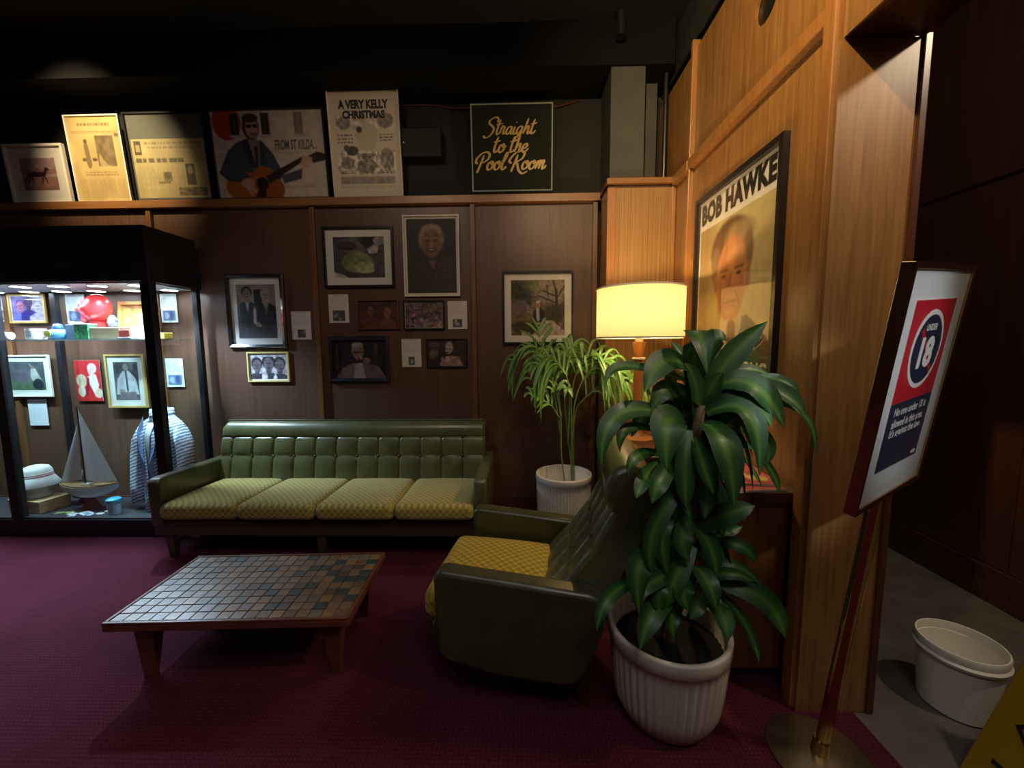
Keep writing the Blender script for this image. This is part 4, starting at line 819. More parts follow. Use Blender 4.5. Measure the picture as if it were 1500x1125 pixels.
t = thing('dark_hat', 'dark round felt hat behind the white bucket hat', 'hat', (-3.725, 3.225, DZ))
MB().lathe([(0.045, 0), (0.045, 0.02), (0.03, 0.03), (0.03, 0.16), (0.0, 0.162)], 24, cap=False).build('stand', M_blackm, t)
MB().lathe([(0.105, 0.155), (0.107, 0.162), (0.10, 0.17), (0.098, 0.22), (0.08, 0.262), (0.0, 0.275)], 32, cap=False).build('crown', simple('dark_felt', (0.05, 0.05, 0.06), 0.8), t, smooth='all')
# model sailboat
boat = thing('model_sailboat', 'model sailing boat with two white sails on a stand in the case', 'model boat', (-3.50, 3.075, DZ))
hv = []; hf = []; NS = 20
for i in range(NS+1):
    u = -1+2*i/NS; x = 0.245*u+.0; bw = 0.062*max(0.0, 1-abs(u)**2.4)+0.002; zt = 0.19+0.022*u*u; zb = 0.095+0.09*abs(u)**2.2
    for k in range(7): a = math.pi*(k/6); hv.append((x, -bw*math.cos(a), zt-(zt-zb)*math.sin(a)**0.8))
for i in range(NS):
    for k in range(6): hf.append((i*7+k, i*7+k+1, (i+1)*7+k+1, (i+1)*7+k))
    hf.append((i*7+6, i*7, (i+1)*7, (i+1)*7+6))
MB().add(hv, hf).build('hull', simple('hull_white', (0.60, 0.62, 0.60), 0.4), boat, smooth=True)
dv = []; df = []
for i in range(NS+1):
    u = -1+2*i/NS; bw = 0.058*max(0, 1-abs(u)**2.4)+.001; z = 0.191+0.022*u*u; dv += [(0.243*u, -bw, z), (0.243*u, bw, z), (0.243*u, -bw-.003, z+.012), (0.243*u, bw+.003, z+.012)]
for i in range(NS): a = i*4; b = a+4; df += [(a, b, b+1, a+1), (a, a+2, b+2, b), (a+1, b+1, b+3, a+3)]
MB().add(dv, df).build('deck', M_lwood, boat)
bx(-.05, .02, -.02, .02, .19, .215).build('cabin', M_cream, boat, .003)
MB().tube([(-.03, 0, .19), (-.028, 0, .84)], [.006, .004], 8).build('mast', M_dwood, boat)
def sail(pts, bulge):
    a, b, c = (Vector(p) for p in pts); vs = []; fs = []; n = 10
    for i in range(n+1):
        for j in range(n+1):
            u, v = i/n, j/n; p = a*(1-u)+(b*(1-v)+c*v)*u; p = p+Vector((0, -bulge*math.sin(math.pi*v)*u, 0)); vs.append(tuple(p))
    for i in range(n):
        for j in range(n): k = i*(n+1)+j; fs.append((k, k+1, k+n+2, k+n+1))
    return MB().add(vs, fs)
M_sail = simple('sail_cloth', (0.62, 0.60, 0.56), 0.8, var=0.05, scale=30)
sail([(-.025, 0, .83), (-.02, 0, .24), (.235, 0, .235)], .03).build('sail', M_sail, boat, smooth='all')
sail([(-.04, 0, .70), (-.23, 0, .225), (-.055, 0, .245)], .02).build('sail', M_sail, boat, smooth='all')
MB().tube([(-.025, 0, .236), (.24, 0, .23)], .004, 8).build('boom', M_dwood, boat)
MB().hexa([(-.05, -.04, 0), (.05, -.04, 0), (.05, .04, 0), (-.05, .04, 0)], [(-.02, -.01, .10), (.02, -.01, .10), (.02, .01, .10), (-.02, .01, .10)]).build('stand', M_dwood, boat)
# jacket on a bust form
jk = thing('patterned_jacket', 'blue and white wavy-patterned knit jacket on a bust in the case', 'jacket', (-2.88, 3.10, DZ), R(-12))
def jacketmat():
    mt, n, l, b = newmat('wavy_knit')
    tc = n.new('ShaderNodeTexCoord'); mp = n.new('ShaderNodeMapping'); mp.inputs['Rotation'].default_value = (0, R(24), 0); l.new(tc.outputs['Object'], mp.inputs[0])
    w = n.new('ShaderNodeTexWave'); w.bands_direction = 'Z'; w.inputs['Scale'].default_value = 13; w.inputs['Distortion'].default_value = 2.5; w.inputs['Detail'].default_value = 2; w.inputs['Detail Scale'].default_value = 4
    l.new(mp.outputs[0], w.inputs[0]); r = ramp(n, [(0.2, (0.16, 0.19, 0.36)), (0.45, (0.32, 0.38, 0.52)), (0.60, (0.56, 0.62, 0.62)), (0.8, (0.74, 0.76, 0.72))]); l.new(w.outputs['Fac'], r.inputs[0]); l.new(r.outputs[0], b.inputs['Base Color']); b.inputs['Roughness'].default_value = 0.9
    return mt
M_jk = jacketmat()
def shell(rings, a0, a1, seg=40):
    vs = []; fs = []
    for (z, rx, ry, cx, cy) in rings:
        for k in range(seg+1):
            t = a0+(a1-a0)*k/seg; w = 1+0.02*math.sin(t*9+z*14); vs.append((cx+rx*w*math.cos(t), cy+ry*w*math.sin(t), z))
    for i in range(len(rings)-1):
        for k in range(seg): a = i*(seg+1)+k; fs.append((a, a+1, a+seg+2, a+seg+1))
    return MB().add(vs, fs)
rings = [(0.0, .175, .125, 0, 0), (.12, .17, .12, 0, 0), (.35, .17, .115, 0, 0), (.52, .19, .12, 0, 0), (.62, .205, .115, 0, 0), (.68, .20, .10, 0, .005), (.715, .16, .085, 0, .01), (.745, .10, .075, 0, .015), (.765, .075, .07, 0, .015)]
j_ = shell(rings, R(-90+13), R(270-13)).build('body', M_jk, jk, smooth='all')
sm = j_.modifiers.new('thick', 'SOLIDIFY'); sm.thickness = 0.012
MB().lathe([(0.0, 0.02), (0.14, 0.02), (0.145, .35), (.165, .6), (.13, .70), (.055, .745), (.05, .80), (0, .805)], 28, cap=False, sy=.62).build('bust_form', M_white, jk, smooth='all')
for s in (-1, 1):
    MB().tube([(s*.165, .01, .655), (s*.225, 0, .55), (s*.245, -.02, .38), (s*.235, -.05, .18), (s*.225, -.06, .05)], [.055, .062, .055, .048, .045], 16).build('sleeve', M_jk, jk, smooth='all')
    MB().add([(s*.03, -.135, .05), (s*.055, -.128, .3), (s*.075, -.125, .5), (s*.10, -.105, .66), (s*.07, -.075, .77), (s*.035, -.115, .62), (s*.02, -.13, .4)], [(0, 1, 2, 3, 4, 5, 6)]).build('lapel', simple('lapel_blue', (0.16, 0.22, 0.40), 0.9, var=0.4, scale=40), jk)
MB().lathe([(.078, .745), (.082, .755), (.075, .815), (.068, .815), (.068, .75)], 24, cap=False, c=(0, .015)).build('collar', M_jk, jk, smooth='all')
t = thing('travel_cup', 'pale blue travel cup with teal lid on the case floor', 'cup', (-3.215, 2.985, DZ))
MB().lathe([(0.0, 0), (.036, 0), (.045, .10), (0, .102)], 24, cap=False).build('body', simple('cup_blue', (0.36, 0.50, 0.60), 0.4), t, smooth=True)
MB().lathe([(.047, .10), (.047, .118), (.034, .128), (0, .13)], 24, cap=False).build('lid', simple('cup_teal', (0.03, 0.28, 0.42), 0.4), t, smooth=True)
pl = [(-3.67, 2.99, .06, .035, (0.30, 0.38, 0.10)), (-3.60, 3.0, .05, .03, (0.42, 0.60, 0.12)), (-3.54, 2.97, .07, .04, (0.70, 0.74, 0.72)), (-3.45, 2.985, .10, .06, (0.62, 0.70, 0.76)), (-3.40, 2.96, .06, .035, (0.55, 0.66, 0.74)), (-3.33, 2.98, .05, .03, (0.74, 0.76, 0.76)), (-3.51, 2.935, .05, .025, (0.50, 0.56, 0.66)), (-3.30, 3.03, .07, .04, (0.66, 0.72, 0.74))]
names = ['olive', 'lime green', 'white', 'large pale blue', 'light blue', 'small white', 'grey-blue', 'pale grey']
for (x, y, w, h, c), nm in zip(pl, names):
    t = thing('sticker_card', nm+' card lying flat on the case floor before the sailboat', 'card', (x, y, DZ), R(random.uniform(-25, 25)), 'flat cards on the case floor')
    bx(-w/2, w/2, -h/2, h/2, 0, .003).build('sheet', simple('card_'+nm.replace(' ', '_'), c, 0.5), t)
    bx(-w/4, w/4, -h/4, h/4, .003, .0036).build('emblem', simple('emblem_'+nm.replace(' ', '_'), tuple(q*.5 for q in c), 0.5), t)

# ------------------------------------------------------------------ pictures leaning on the ledge
LZ, LY = 2.641, 3.40
t = framed('picture_frame', 'white-framed photo of horse and rider, leaning at the left end of the ledge', (-3.955, LY, LZ), 0.50, 0.45, art_horse(), 0.018, 0.025, M_cream, 0.085, tilt=-5)
framed('picture_frame', 'tall yellowed newspaper page in thin frame leaning on the ledge', (-3.43, LY, LZ), 0.45, 0.655, art_news1(), 0.010, 0.02, M_cream, 0.0, tilt=-5)
M_olive = simple('olive_mount', (0.11, 0.12, 0.10), 0.6)
t = framed('picture_frame', 'wide newspaper spread under a grey mount, leaning on the ledge', (-2.845, LY, LZ), 0.655, 0.665, art_news2(), 0.012, 0.02, M_blackf, 0.016, M_olive, tilt=-5, mtop=0.165)
t = framed('concert_poster', 'poster of a person in denim jacket playing acoustic guitar, on the ledge', (-2.015, LY, LZ), 0.93, 0.675, art_guitar(), 0.014, 0.022, M_blackf, 0.0, tilt=-5, cat='poster')
text_obj('lettering', 'FROM ST KILDA...', simple('ink_grey2', (0.12, 0.11, 0.11), 0.6), t, (0.215, -0.0062, 0.372), width=0.34, height=0.075, bold=0.02, shear=0.15)
t = framed('concert_poster', 'cream concert poster with black heading and line drawings, on the ledge', (-1.235, LY, LZ), 0.565, 0.795, art_xmas(), 0.008, 0.018, M_cream, 0.0, tilt=-5, cat='poster', glass=False)
text_obj('lettering', 'A VERY KELLY', M_ink, t, (0, -0.0062, 0.655), width=0.40, height=0.066, bold=0.06)
text_obj('lettering', 'CHRISTMAS', M_ink, t, (0, -0.0062, 0.585), width=0.34, height=0.06, bold=0.06)
sp = thing('wall_speaker', 'small black box loudspeaker on the black wall beside the concert poster', 'speaker', (-0.80, 3.499, 2.95))
bx(-.165, .165, -.11, 0, 0, .225).build('cabinet', M_blackf, sp, .008)
bx(-.155, .155, -.116, -.1105, .01, .215).build('grille', simple('speaker_cloth', (0.022, 0.026, 0.022), 0.9), sp, .003)
MB().lathe([(0, 0), (.006, 0), (.006, .004), (0, .004)], 10, cap=False).build('emblem', M_plast, sp, loc=(-.135, -.116, .11), rot=(R(90), 0, 0))
# gold script sign
ss = thing('script_sign', 'square black sign with pale border and gold script lettering on the ledge', 'sign', (-0.068, LY, LZ), rot=(R(5), 0, 0))
bx(-.33, .33, -.006, 0, 0, .68).build('board', simple('sign_black', (0.014, 0.018, 0.012), 0.75, spec=0.2), ss)
ring(.645, .64, .010, .0075, .033).build('border_line', M_pale, ss)
G = {
 'S': ([[(1.55,1.55),(1.62,1.95),(1.3,2.2),(.85,2.1),(.45,1.75),(.5,1.4),(.95,1.1),(1.25,.75),(1.2,.25),(.8,-.25),(.3,-.4),(-.05,-.1)]], 1.55),
 't': ([[(.42,1.9),(.3,1.2),(.22,.4),(.35,.02),(.6,.12),(.85,.45)], [(-.05,1.25),(.4,1.3),(.85,1.42)]], .72),
 'r': ([[(-.05,.35),(.18,1.05),(.3,.98),(.5,.92),(.45,.5),(.5,.08),(.72,.12),(.9,.4)]], .75),
 'a': ([[(.78,.82),(.5,1.0),(.2,.75),(.1,.3),(.3,.0),(.55,.2),(.76,.62)], [(.82,1.0),(.74,.45),(.82,.05),(1.05,.12),(1.2,.4)]], 1.0),
 'i': ([[(.2,1.0),(.12,.4),(.25,.02),(.48,.12),(.62,.4)], [(.27,1.45),(.33,1.55)]], .48),
 'g': ([[(.78,.82),(.5,1.0),(.2,.75),(.1,.3),(.3,.0),(.55,.2),(.76,.62)], [(.82,1.0),(.74,.2),(.6,-.6),(.3,-.85),(.12,-.55),(.5,-.15),(1.15,.4)]], 1.0),
 'h': ([[(.38,2.0),(.25,1.2),(.1,.0)], [(.14,.35),(.4,.9),(.65,.98),(.66,.5),(.68,.05),(.9,.1),(1.05,.4)]], .9),
 'o': ([[(.5,1.0),(.2,.8),(.1,.3),(.35,.0),(.68,.2),(.78,.7),(.55,1.0),(.5,.8),(.75,.62),(1.05,.75)]], .9),
 'e': ([[(.1,.4),(.5,.5),(.68,.78),(.5,1.0),(.22,.8),(.12,.3),(.35,.0),(.65,.1),(.95,.45)]], .8),
 'l': ([[(.1,.6),(.45,1.4),(.55,1.95),(.38,1.9),(.2,1.0),(.18,.25),(.35,.0),(.6,.15),(.75,.4)]], .6),
 'P': ([[(.75,1.75),(.62,1.0),(.4,-.1),(.3,-.35)], [(.2,.75),(-.1,.95),(-.05,1.4),(.45,1.95),(1.05,2.1),(1.45,1.8),(1.4,1.3),(1.0,.95),(.7,.85)]], 1.4),
 'R': ([[(.75,1.75),(.62,1.0),(.4,-.1),(.3,-.25)], [(.2,.75),(-.15,.95),(-.05,1.4),(.5,2.0),(1.15,2.15),(1.55,1.85),(1.4,1.3),(1.0,1.0),(.75,.95),(1.0,.5),(1.3,-.1),(1.9,-.5),(2.5,-.2)]], 1.55),
 'm': ([[(.15,1.0),(.05,.0)], [(.1,.35),(.32,.95),(.52,.95),(.48,.4),(.45,.0)], [(.5,.35),(.72,.95),(.94,.95),(.9,.4),(.95,.03),(1.15,.1),(1.35,.45)]], 1.25),
}
def script(textstr, width, cx, z, shear=0.28, pen=0.13):
    x = 0; strokes = []
    for ch in textstr:
        if ch == ' ': x += .55; continue
        st, adv = G[ch]
        for s in st: strokes.append([(x+px+shear*py, py) for px, py in s])
        x += adv
    allx = [p[0] for s in strokes for p in s]; lo, hi = min(allx), max(allx); k = width/(hi-lo)
    mb = MB(); lay = 0
    for s in strokes:
        c = catmull(s, 7); n = len(c); vs = []
        lay += 1; yy = -0.0066-0.00003*lay
        for i, p in enumerate(c):
            d = c[min(i+1, n-1)]-c[max(i-1, 0)]; d = d/(np.linalg.norm(d)+1e-9); nr = np.array([-d[1], d[0]])
            w = pen*(0.42+0.58*abs(d[0]*math.sin(R(20))-d[1]*math.cos(R(20))))*min(1, .45+.2*i, .45+.2*(n-1-i))
            for sg in (-1, 1): q = p+nr*w*sg; vs.append((cx+(q[0]-(lo+hi)/2)*k, yy, z+q[1]*k))
        mb.add(vs, [(2*i, 2*i+1, 2*i+3, 2*i+2) for i in range(n-1)])
    return mb.build('lettering', M_gold, ss)
script('Straight', .43, -.012, .452, pen=.155); script('to the', .275, -.005, .322, pen=.155); script('Pool Room', .56, -.008, .195, pen=.16)

# ------------------------------------------------------------------ pictures on the panelling (front of panels at y = 3.401)
WY = 3.4
GW = 'captions on the panelling'
framed('picture_frame', 'large glossy black frame with white mount and photo of two men in suits', (-2.235, WY, 1.427), 0.50, 0.617, art_twomen(), 0.032, 0.035, M_bluef, 0.052, chamfer=0.35)
card('white caption card right of the framed photo of two men in suits', (-1.862, WY, 1.497), 0.165, 0.235, art_card(1), GW)
framed('picture_frame', 'small thin yellow frame with black and white photo of three faces', (-2.165, WY, 1.139), 0.36, 0.256, art_trio(), 0.012, 0.018, simple('yellow_frame', (0.62, 0.56, 0.20), 0.4), 0.012, glass=False)
framed('picture_frame', 'landscape black frame with wide white mount, top of the middle group', (-1.343, WY, 1.925), 0.585, 0.49, art_fish(), 0.018, 0.025, M_blackf, 0.062)
framed('picture_frame', 'portrait poster of a smiling white-haired man in dark shirt', (-0.738, WY, 1.845), 0.462, 0.652, art_oldman(), 0.010, 0.02, M_cream, 0.018, M_cream)
card('white caption card below the landscape black frame', (-1.535, WY, 1.634), 0.168, 0.236, art_card(2, True), GW)
framed('picture_frame', 'small reddish photo, left of the middle row of four', (-1.20, WY, 1.578), 0.35, 0.245, art_brown(), 0.010, 0.022, M_twood, 0.0)
framed('picture_frame', 'small framed crowd photo in the middle row beside a caption', (-0.815, WY, 1.573), 0.342, 0.24, art_crowd(), 0.010, 0.02, M_blackf, 0.004)
card('white caption card right of the small crowd photo', (-0.535, WY, 1.573), 0.162, 0.232, art_card(3), GW)
framed('picture_frame', 'glossy black deep frame with photo of a person drinking, lowest of the group', (-1.377, WY, 1.132), 0.515, 0.39, art_blue(), 0.034, 0.035, M_bluef, 0.0, chamfer=0.35)
card('white caption card left of the small singer photo', (-0.932, WY, 1.258), 0.165, 0.237, art_card(4), GW)
framed('picture_frame', 'small dark unmounted photo of a person clapping, lower right of the group', (-0.63, WY, 1.25), 0.345, 0.243, art_singer(), 0.006, 0.015, M_blackf, 0.0, glass=False)
framed('picture_frame', 'square black frame with white mount and garden photo above the palm', (0.136, WY, 1.445), 0.585, 0.595, art_garden(), 0.016, 0.028, M_blackf, 0.055)
# big portrait poster on the right wall
po = framed('portrait_poster', 'tall black-framed portrait poster of a man in suit with bold heading', (1.129, 2.235, 1.21), 0.86, 1.115, art_poster(), 0.028, 0.03, M_blackf, 0.018, rz=R(-90), cat='poster', mtop=0.155)
text_obj('lettering', 'BOB HAWKE', M_ink, po, (-0.008, -0.0062, 0.945), width=0.735, height=0.122, bold=0.06, space=1.08)
text_obj('lettering', 'STRONG', M_whiteink, po, (0.18, -0.0068, 0.065), width=0.36, height=0.075, bold=0.04)
MB().tube([(.18, -.0066, .20), (.22, -.0066, .235), (.21, -.0066, .205), (.26, -.0066, .23), (.25, -.0066, .20), (.30, -.0066, .225), (.34, -.0066, .26)], .0016, 5).build('signature', M_whiteink, po)
# cable along the black wall
tag(MB().tube([tuple(p) for p in catmull([(-1.40, 3.49, 3.405), (-1.17, 3.49, 3.40), (-0.75, 3.49, 3.395), (-0.55, 3.48, 3.36), (-0.43, 3.47, 3.355), (-0.04, 3.46, 3.305), (0.25, 3.47, 3.345), (0.48, 3.49, 3.405)], 6)], 0.006, 6).build('wall_cable', simple('red_cable', (0.10, 0.018, 0.014), 0.5), smooth='all'), 'thin dark red cable drooping across the black upper wall', 'cable')
# plant leaf courses in metres: base, bend, tip, width
LEAVES=[
((0.679,1.500,1.225),(0.755,1.500,1.376),(0.893,1.500,1.522),0.076),
((0.637,1.500,1.199),(0.605,1.420,1.471),(0.607,1.330,1.345),0.087),
((0.624,1.480,1.341),(0.495,1.400,1.387),(0.404,1.330,1.285),0.081),
((0.621,1.500,1.302),(0.357,1.360,1.372),(0.272,1.300,1.318),0.032),
((0.560,1.460,1.176),(0.325,1.330,1.215),(0.255,1.270,1.050),0.061),
((0.503,1.470,1.123),(0.361,1.360,1.158),(0.328,1.330,1.085),0.032),
((0.587,1.460,1.105),(0.502,1.370,1.183),(0.477,1.310,1.030),0.107),
((0.514,1.460,1.041),(0.389,1.330,1.073),(0.349,1.300,1.013),0.036),
((0.503,1.460,1.016),(0.420,1.350,0.988),(0.377,1.300,0.936),0.046),
((0.565,1.460,1.016),(0.477,1.360,0.985),(0.436,1.320,0.909),0.060),
((0.659,1.500,1.095),(0.630,1.460,1.281),(0.578,1.450,1.375),0.064),
((0.643,1.520,1.274),(0.613,1.550,1.388),(0.575,1.580,1.453),0.037),
((0.707,1.520,1.260),(0.833,1.550,1.340),(0.949,1.550,1.316),0.045),
((0.780,1.550,1.369),(0.857,1.600,1.382),(0.930,1.620,1.378),0.024),
((0.712,1.480,1.290),(0.813,1.420,1.296),(0.899,1.380,1.152),0.087),
((0.822,1.480,1.290),(0.921,1.440,1.269),(0.977,1.400,1.195),0.059),
((0.857,1.500,1.320),(0.943,1.460,1.304),(0.977,1.440,1.247),0.037),
((0.857,1.470,1.228),(0.983,1.420,1.199),(1.026,1.400,1.050),0.024),
((0.697,1.470,1.224),(0.786,1.410,1.238),(0.851,1.370,1.159),0.065),
((0.665,1.450,1.195),(0.760,1.360,1.210),(0.775,1.300,1.013),0.067),
((0.777,1.500,1.160),(0.883,1.470,1.102),(0.880,1.440,1.003),0.050),
((0.846,1.480,1.074),(0.913,1.460,0.977),(0.932,1.440,0.902),0.027),
((0.797,1.480,1.048),(0.839,1.460,0.990),(0.870,1.440,0.927),0.015),
((0.645,1.440,1.155),(0.675,1.340,1.110),(0.687,1.280,0.916),0.100),
((0.623,1.440,1.110),(0.619,1.360,1.033),(0.644,1.330,0.938),0.058),
((0.681,1.480,1.146),(0.749,1.440,1.109),(0.817,1.420,1.069),0.044),
((0.660,1.500,1.056),(0.677,1.480,1.240),(0.724,1.460,1.342),0.068),
((0.687,1.500,1.212),(0.746,1.500,1.288),(0.806,1.480,1.272),0.056),
((0.439,1.420,0.575),(0.300,1.300,0.594),(0.243,1.250,0.500),0.044),
((0.514,1.420,0.589),(0.408,1.340,0.684),(0.396,1.300,0.525),0.082),
((0.555,1.430,0.596),(0.484,1.360,0.587),(0.481,1.330,0.487),0.053),
((0.574,1.440,0.509),(0.464,1.340,0.523),(0.392,1.270,0.419),0.073),
((0.614,1.460,0.469),(0.540,1.380,0.470),(0.535,1.340,0.403),0.049),
((0.540,1.420,0.952),(0.562,1.380,0.917),(0.586,1.360,0.809),0.030),
((0.624,1.460,0.746),(0.717,1.400,0.834),(0.814,1.380,0.877),0.071),
((0.642,1.460,0.807),(0.567,1.380,0.767),(0.586,1.360,0.679),0.063),
((0.734,1.500,0.680),(0.816,1.460,0.688),(0.863,1.440,0.632),0.047),
((0.708,1.500,0.688),(0.795,1.520,0.712),(0.862,1.540,0.727),0.033),
((0.712,1.500,0.589),(0.807,1.460,0.607),(0.891,1.440,0.539),0.037),
((0.687,1.480,0.534),(0.760,1.440,0.591),(0.845,1.420,0.572),0.037),
((0.731,1.480,0.526),(0.878,1.420,0.511),(0.947,1.380,0.381),0.077),
((0.637,1.460,0.611),(0.648,1.360,0.613),(0.668,1.320,0.526),0.062),
((0.686,1.460,0.469),(0.700,1.360,0.498),(0.689,1.280,0.444),0.069),
((0.759,1.480,0.490),(0.838,1.440,0.388),(0.872,1.400,0.270),0.032),
((0.651,1.460,0.584),(0.569,1.370,0.586),(0.579,1.340,0.514),0.072),
((0.682,1.460,0.552),(0.636,1.380,0.523),(0.589,1.350,0.473),0.049),
((0.659,1.500,0.808),(0.670,1.460,0.878),(0.706,1.420,0.871),0.057),
((0.612,1.480,0.744),(0.529,1.430,0.859),(0.484,1.400,0.884),0.051),
((0.573,1.450,0.811),(0.502,1.400,0.744),(0.537,1.380,0.582),0.045),
((0.551,1.460,0.673),(0.466,1.400,0.743),(0.437,1.380,0.685),0.031),
((0.609,1.440,0.958),(0.466,1.370,0.809),(0.449,1.340,0.649),0.056),
((0.656,1.500,0.694),(0.541,1.470,0.681),(0.477,1.460,0.550),0.060),
((0.658,1.520,0.486),(0.558,1.500,0.470),(0.481,1.500,0.383),0.061),
((0.662,1.530,0.872),(0.733,1.530,0.735),(0.806,1.530,0.566),0.067),
((0.671,1.530,0.622),(0.766,1.530,0.566),(0.853,1.530,0.423),0.067),
((0.664,1.540,0.924),(0.588,1.540,0.813),(0.567,1.540,0.645),0.068),
((0.666,1.540,1.219),(0.574,1.540,1.259),(0.473,1.500,1.200),0.073),
((0.659,1.520,1.170),(0.485,1.460,1.206),(0.390,1.420,1.115),0.059),
((0.688,1.550,1.084),(0.791,1.580,1.158),(0.899,1.600,1.071),0.075),
((0.684,1.580,1.186),(0.736,1.620,1.344),(0.820,1.660,1.396),0.066),
((0.673,1.550,1.137),(0.598,1.550,1.057),(0.589,1.550,0.920),0.079),
((0.675,1.550,1.084),(0.756,1.550,1.029),(0.787,1.550,0.920),0.079),
((0.678,1.500,0.442),(0.731,1.500,0.443),(0.789,1.500,0.329),0.051),
((0.597,1.440,1.135),(0.566,1.380,1.003),(0.569,1.360,0.875),0.061),
((0.633,1.440,1.085),(0.647,1.390,0.975),(0.636,1.370,0.834),0.066),
((0.592,1.470,1.064),(0.543,1.430,0.961),(0.563,1.410,0.854),0.053),
((0.676,1.480,0.944),(0.709,1.440,0.906),(0.734,1.420,0.786),0.054),
((0.599,1.500,1.199),(0.520,1.460,1.281),(0.460,1.420,1.189),0.064),
((0.660,1.520,1.299),(0.702,1.500,1.452),(0.751,1.500,1.451),0.061),
((0.650,1.500,0.499),(0.585,1.500,0.447),(0.525,1.470,0.363),0.066),
((0.675,1.500,0.527),(0.753,1.520,0.464),(0.786,1.500,0.378),0.067),
((0.601,1.450,0.584),(0.465,1.350,0.618),(0.372,1.310,0.563),0.050),
((0.622,1.420,0.708),(0.544,1.370,0.619),(0.504,1.350,0.516),0.065),
((0.635,1.440,0.776),(0.678,1.410,0.713),(0.698,1.390,0.608),0.062),
((0.651,1.500,0.830),(0.701,1.470,0.829),(0.747,1.450,0.719),0.060),
]
PALM=[
[(0.309,2.870,0.438),(0.283,2.870,0.673),(0.277,2.870,0.924),(0.231,2.860,1.148),(0.187,2.850,1.246),(0.109,2.840,1.286)],
[(0.267,2.870,0.914),(0.196,2.840,1.019),(0.055,2.800,1.093)],
[(0.367,2.900,0.427),(0.360,2.900,0.767),(0.353,2.900,1.019),(0.393,2.880,1.243),(0.470,2.850,1.346),(0.570,2.800,1.295),(0.617,2.750,1.200)],
[(0.385,2.920,0.420),(0.375,2.900,0.716),(0.387,2.890,0.945),(0.442,2.870,1.047),(0.582,2.850,1.157),(0.718,2.820,1.183),(0.842,2.800,1.103)],
[(0.282,2.870,0.914),(0.249,2.900,1.168),(0.180,2.980,1.353),(0.056,3.050,1.383),(-0.064,3.100,1.283)],
[(0.282,2.870,0.774),(0.209,2.960,1.238),(0.145,3.080,1.438),(0.132,3.140,1.580)],
[(0.367,2.900,0.510),(0.323,2.930,0.913),(0.312,2.980,1.160),(0.326,3.030,1.310),(0.393,3.080,1.436)],
[(0.333,2.880,0.721),(0.339,2.860,1.074),(0.296,2.830,1.257),(0.179,2.800,1.321),(0.064,2.780,1.172)],
[(0.366,2.900,0.665),(0.378,2.860,1.025),(0.457,2.820,1.233),(0.580,2.780,1.305),(0.684,2.740,1.172)],
[(0.364,2.880,0.517),(0.347,2.850,1.100),(0.311,2.830,1.122)],
]
# ------------------------------------------------------------------ plants
def leafmat(nm, dark, mid, stripe):
    mt, n, l, b = newmat(nm)
    uv = n.new('ShaderNodeUVMap'); uv.uv_map = 'UVMap'; sp = n.new('ShaderNodeSeparateXYZ'); l.new(uv.outputs[0], sp.inputs[0])
    nz = n.new('ShaderNodeTexNoise'); nz.inputs['Scale'].default_value = 30; tc = n.new('ShaderNodeTexCoord'); mp = n.new('ShaderNodeMapping'); mp.inputs['Scale'].default_value = (30, 1.2, 1)
    l.new(uv.outputs[0], mp.inputs[0]); l.new(mp.outputs[0], nz.inputs['Vector']); nz.inputs['Scale'].default_value = 1.0
    md = n.new('ShaderNodeMath'); md.operation = 'MULTIPLY_ADD'; md.inputs[1].default_value = 0.22; l.new(nz.outputs['Fac'], md.inputs[0]); l.new(sp.outputs[0], md.inputs[2])
    r = ramp(n, [(0.20, dark), (0.46, mid), (0.56, stripe), (0.66, stripe), (0.76, mid), (1.0, dark)]); l.new(md.outputs[0], r.inputs[0])
    l.new(r.outputs[0], b.inputs['Base Color']); b.inputs['Roughness'].default_value = 0.42; b.inputs['Coat Weight'].default_value = 0.06; b.inputs['Coat Roughness'].default_value = 0.2
    out = n['Material Output']; t = n.new('ShaderNodeBsdfTranslucent'); l.new(r.outputs[0], t.inputs[0]); mx = n.new('ShaderNodeMixShader'); mx.inputs[0].default_value = 0.18
    l.new(b.outputs[0], mx.inputs[1]); l.new(t.outputs[0], mx.inputs[2]); l.new(mx.outputs[0], out.inputs[0]); return mt
M_leaf = leafmat('dracaena_leaf', (0.024, 0.098, 0.028), (0.046, 0.165, 0.036), (0.12, 0.28, 0.048))
M_leaf2 = leafmat('dracaena_leaf_plain', (0.024, 0.095, 0.030), (0.042, 0.15, 0.034), (0.09, 0.23, 0.04))
M_palm = leafmat('palm_leaflet', (0.07, 0.20, 0.035), (0.12, 0.28, 0.05), (0.20, 0.36, 0.08))
def strap(mb, uvs, a, b, c, w, n=12, face=None, fold=0.25, ripple=0.0):
    """arched strap leaf through a, b, c (quadratic), width w, folded along its midrib"""
    a, b, c = Vector(a), Vector(b), Vector(c); q = 2*b-0.5*(a+c); o = len(mb.v); vs = []; fs = []; ph = random.random()*6
    for i in range(n+1):
        t = i/n; p = a*(1-t)**2+q*2*t*(1-t)+c*t*t; d = (2*(1-t)*(q-a)+2*t*(c-q)).normalized()
        sd = d.cross(face if face else Vector((0, 0, 1)))
        if sd.length < 0.15: sd = d.cross(Vector((0.3, -1, 0.2)))
        sd.normalize(); nr = sd.cross(d).normalized()
        ww = 0.5*w*(0.30+0.70*math.sin(min(1, t*1.9+.12)*math.pi/2))*(1-max(0, (t-.58)/.42)**1.9)+0.0008
        for k, s in enumerate((-1, -.5, 0, .5, 1)):
            rp = ripple*w*math.sin(t*14+ph+s)*abs(s)
            vs.append(p+sd*(s*ww)+nr*(abs(s)*ww*fold+rp)); uvs.append(((s+1)/2, t))
    for i in range(n):
        for k in range(4): j = i*5+k; fs.append((j, j+1, j+6, j+5))
    mb.add(vs, fs)
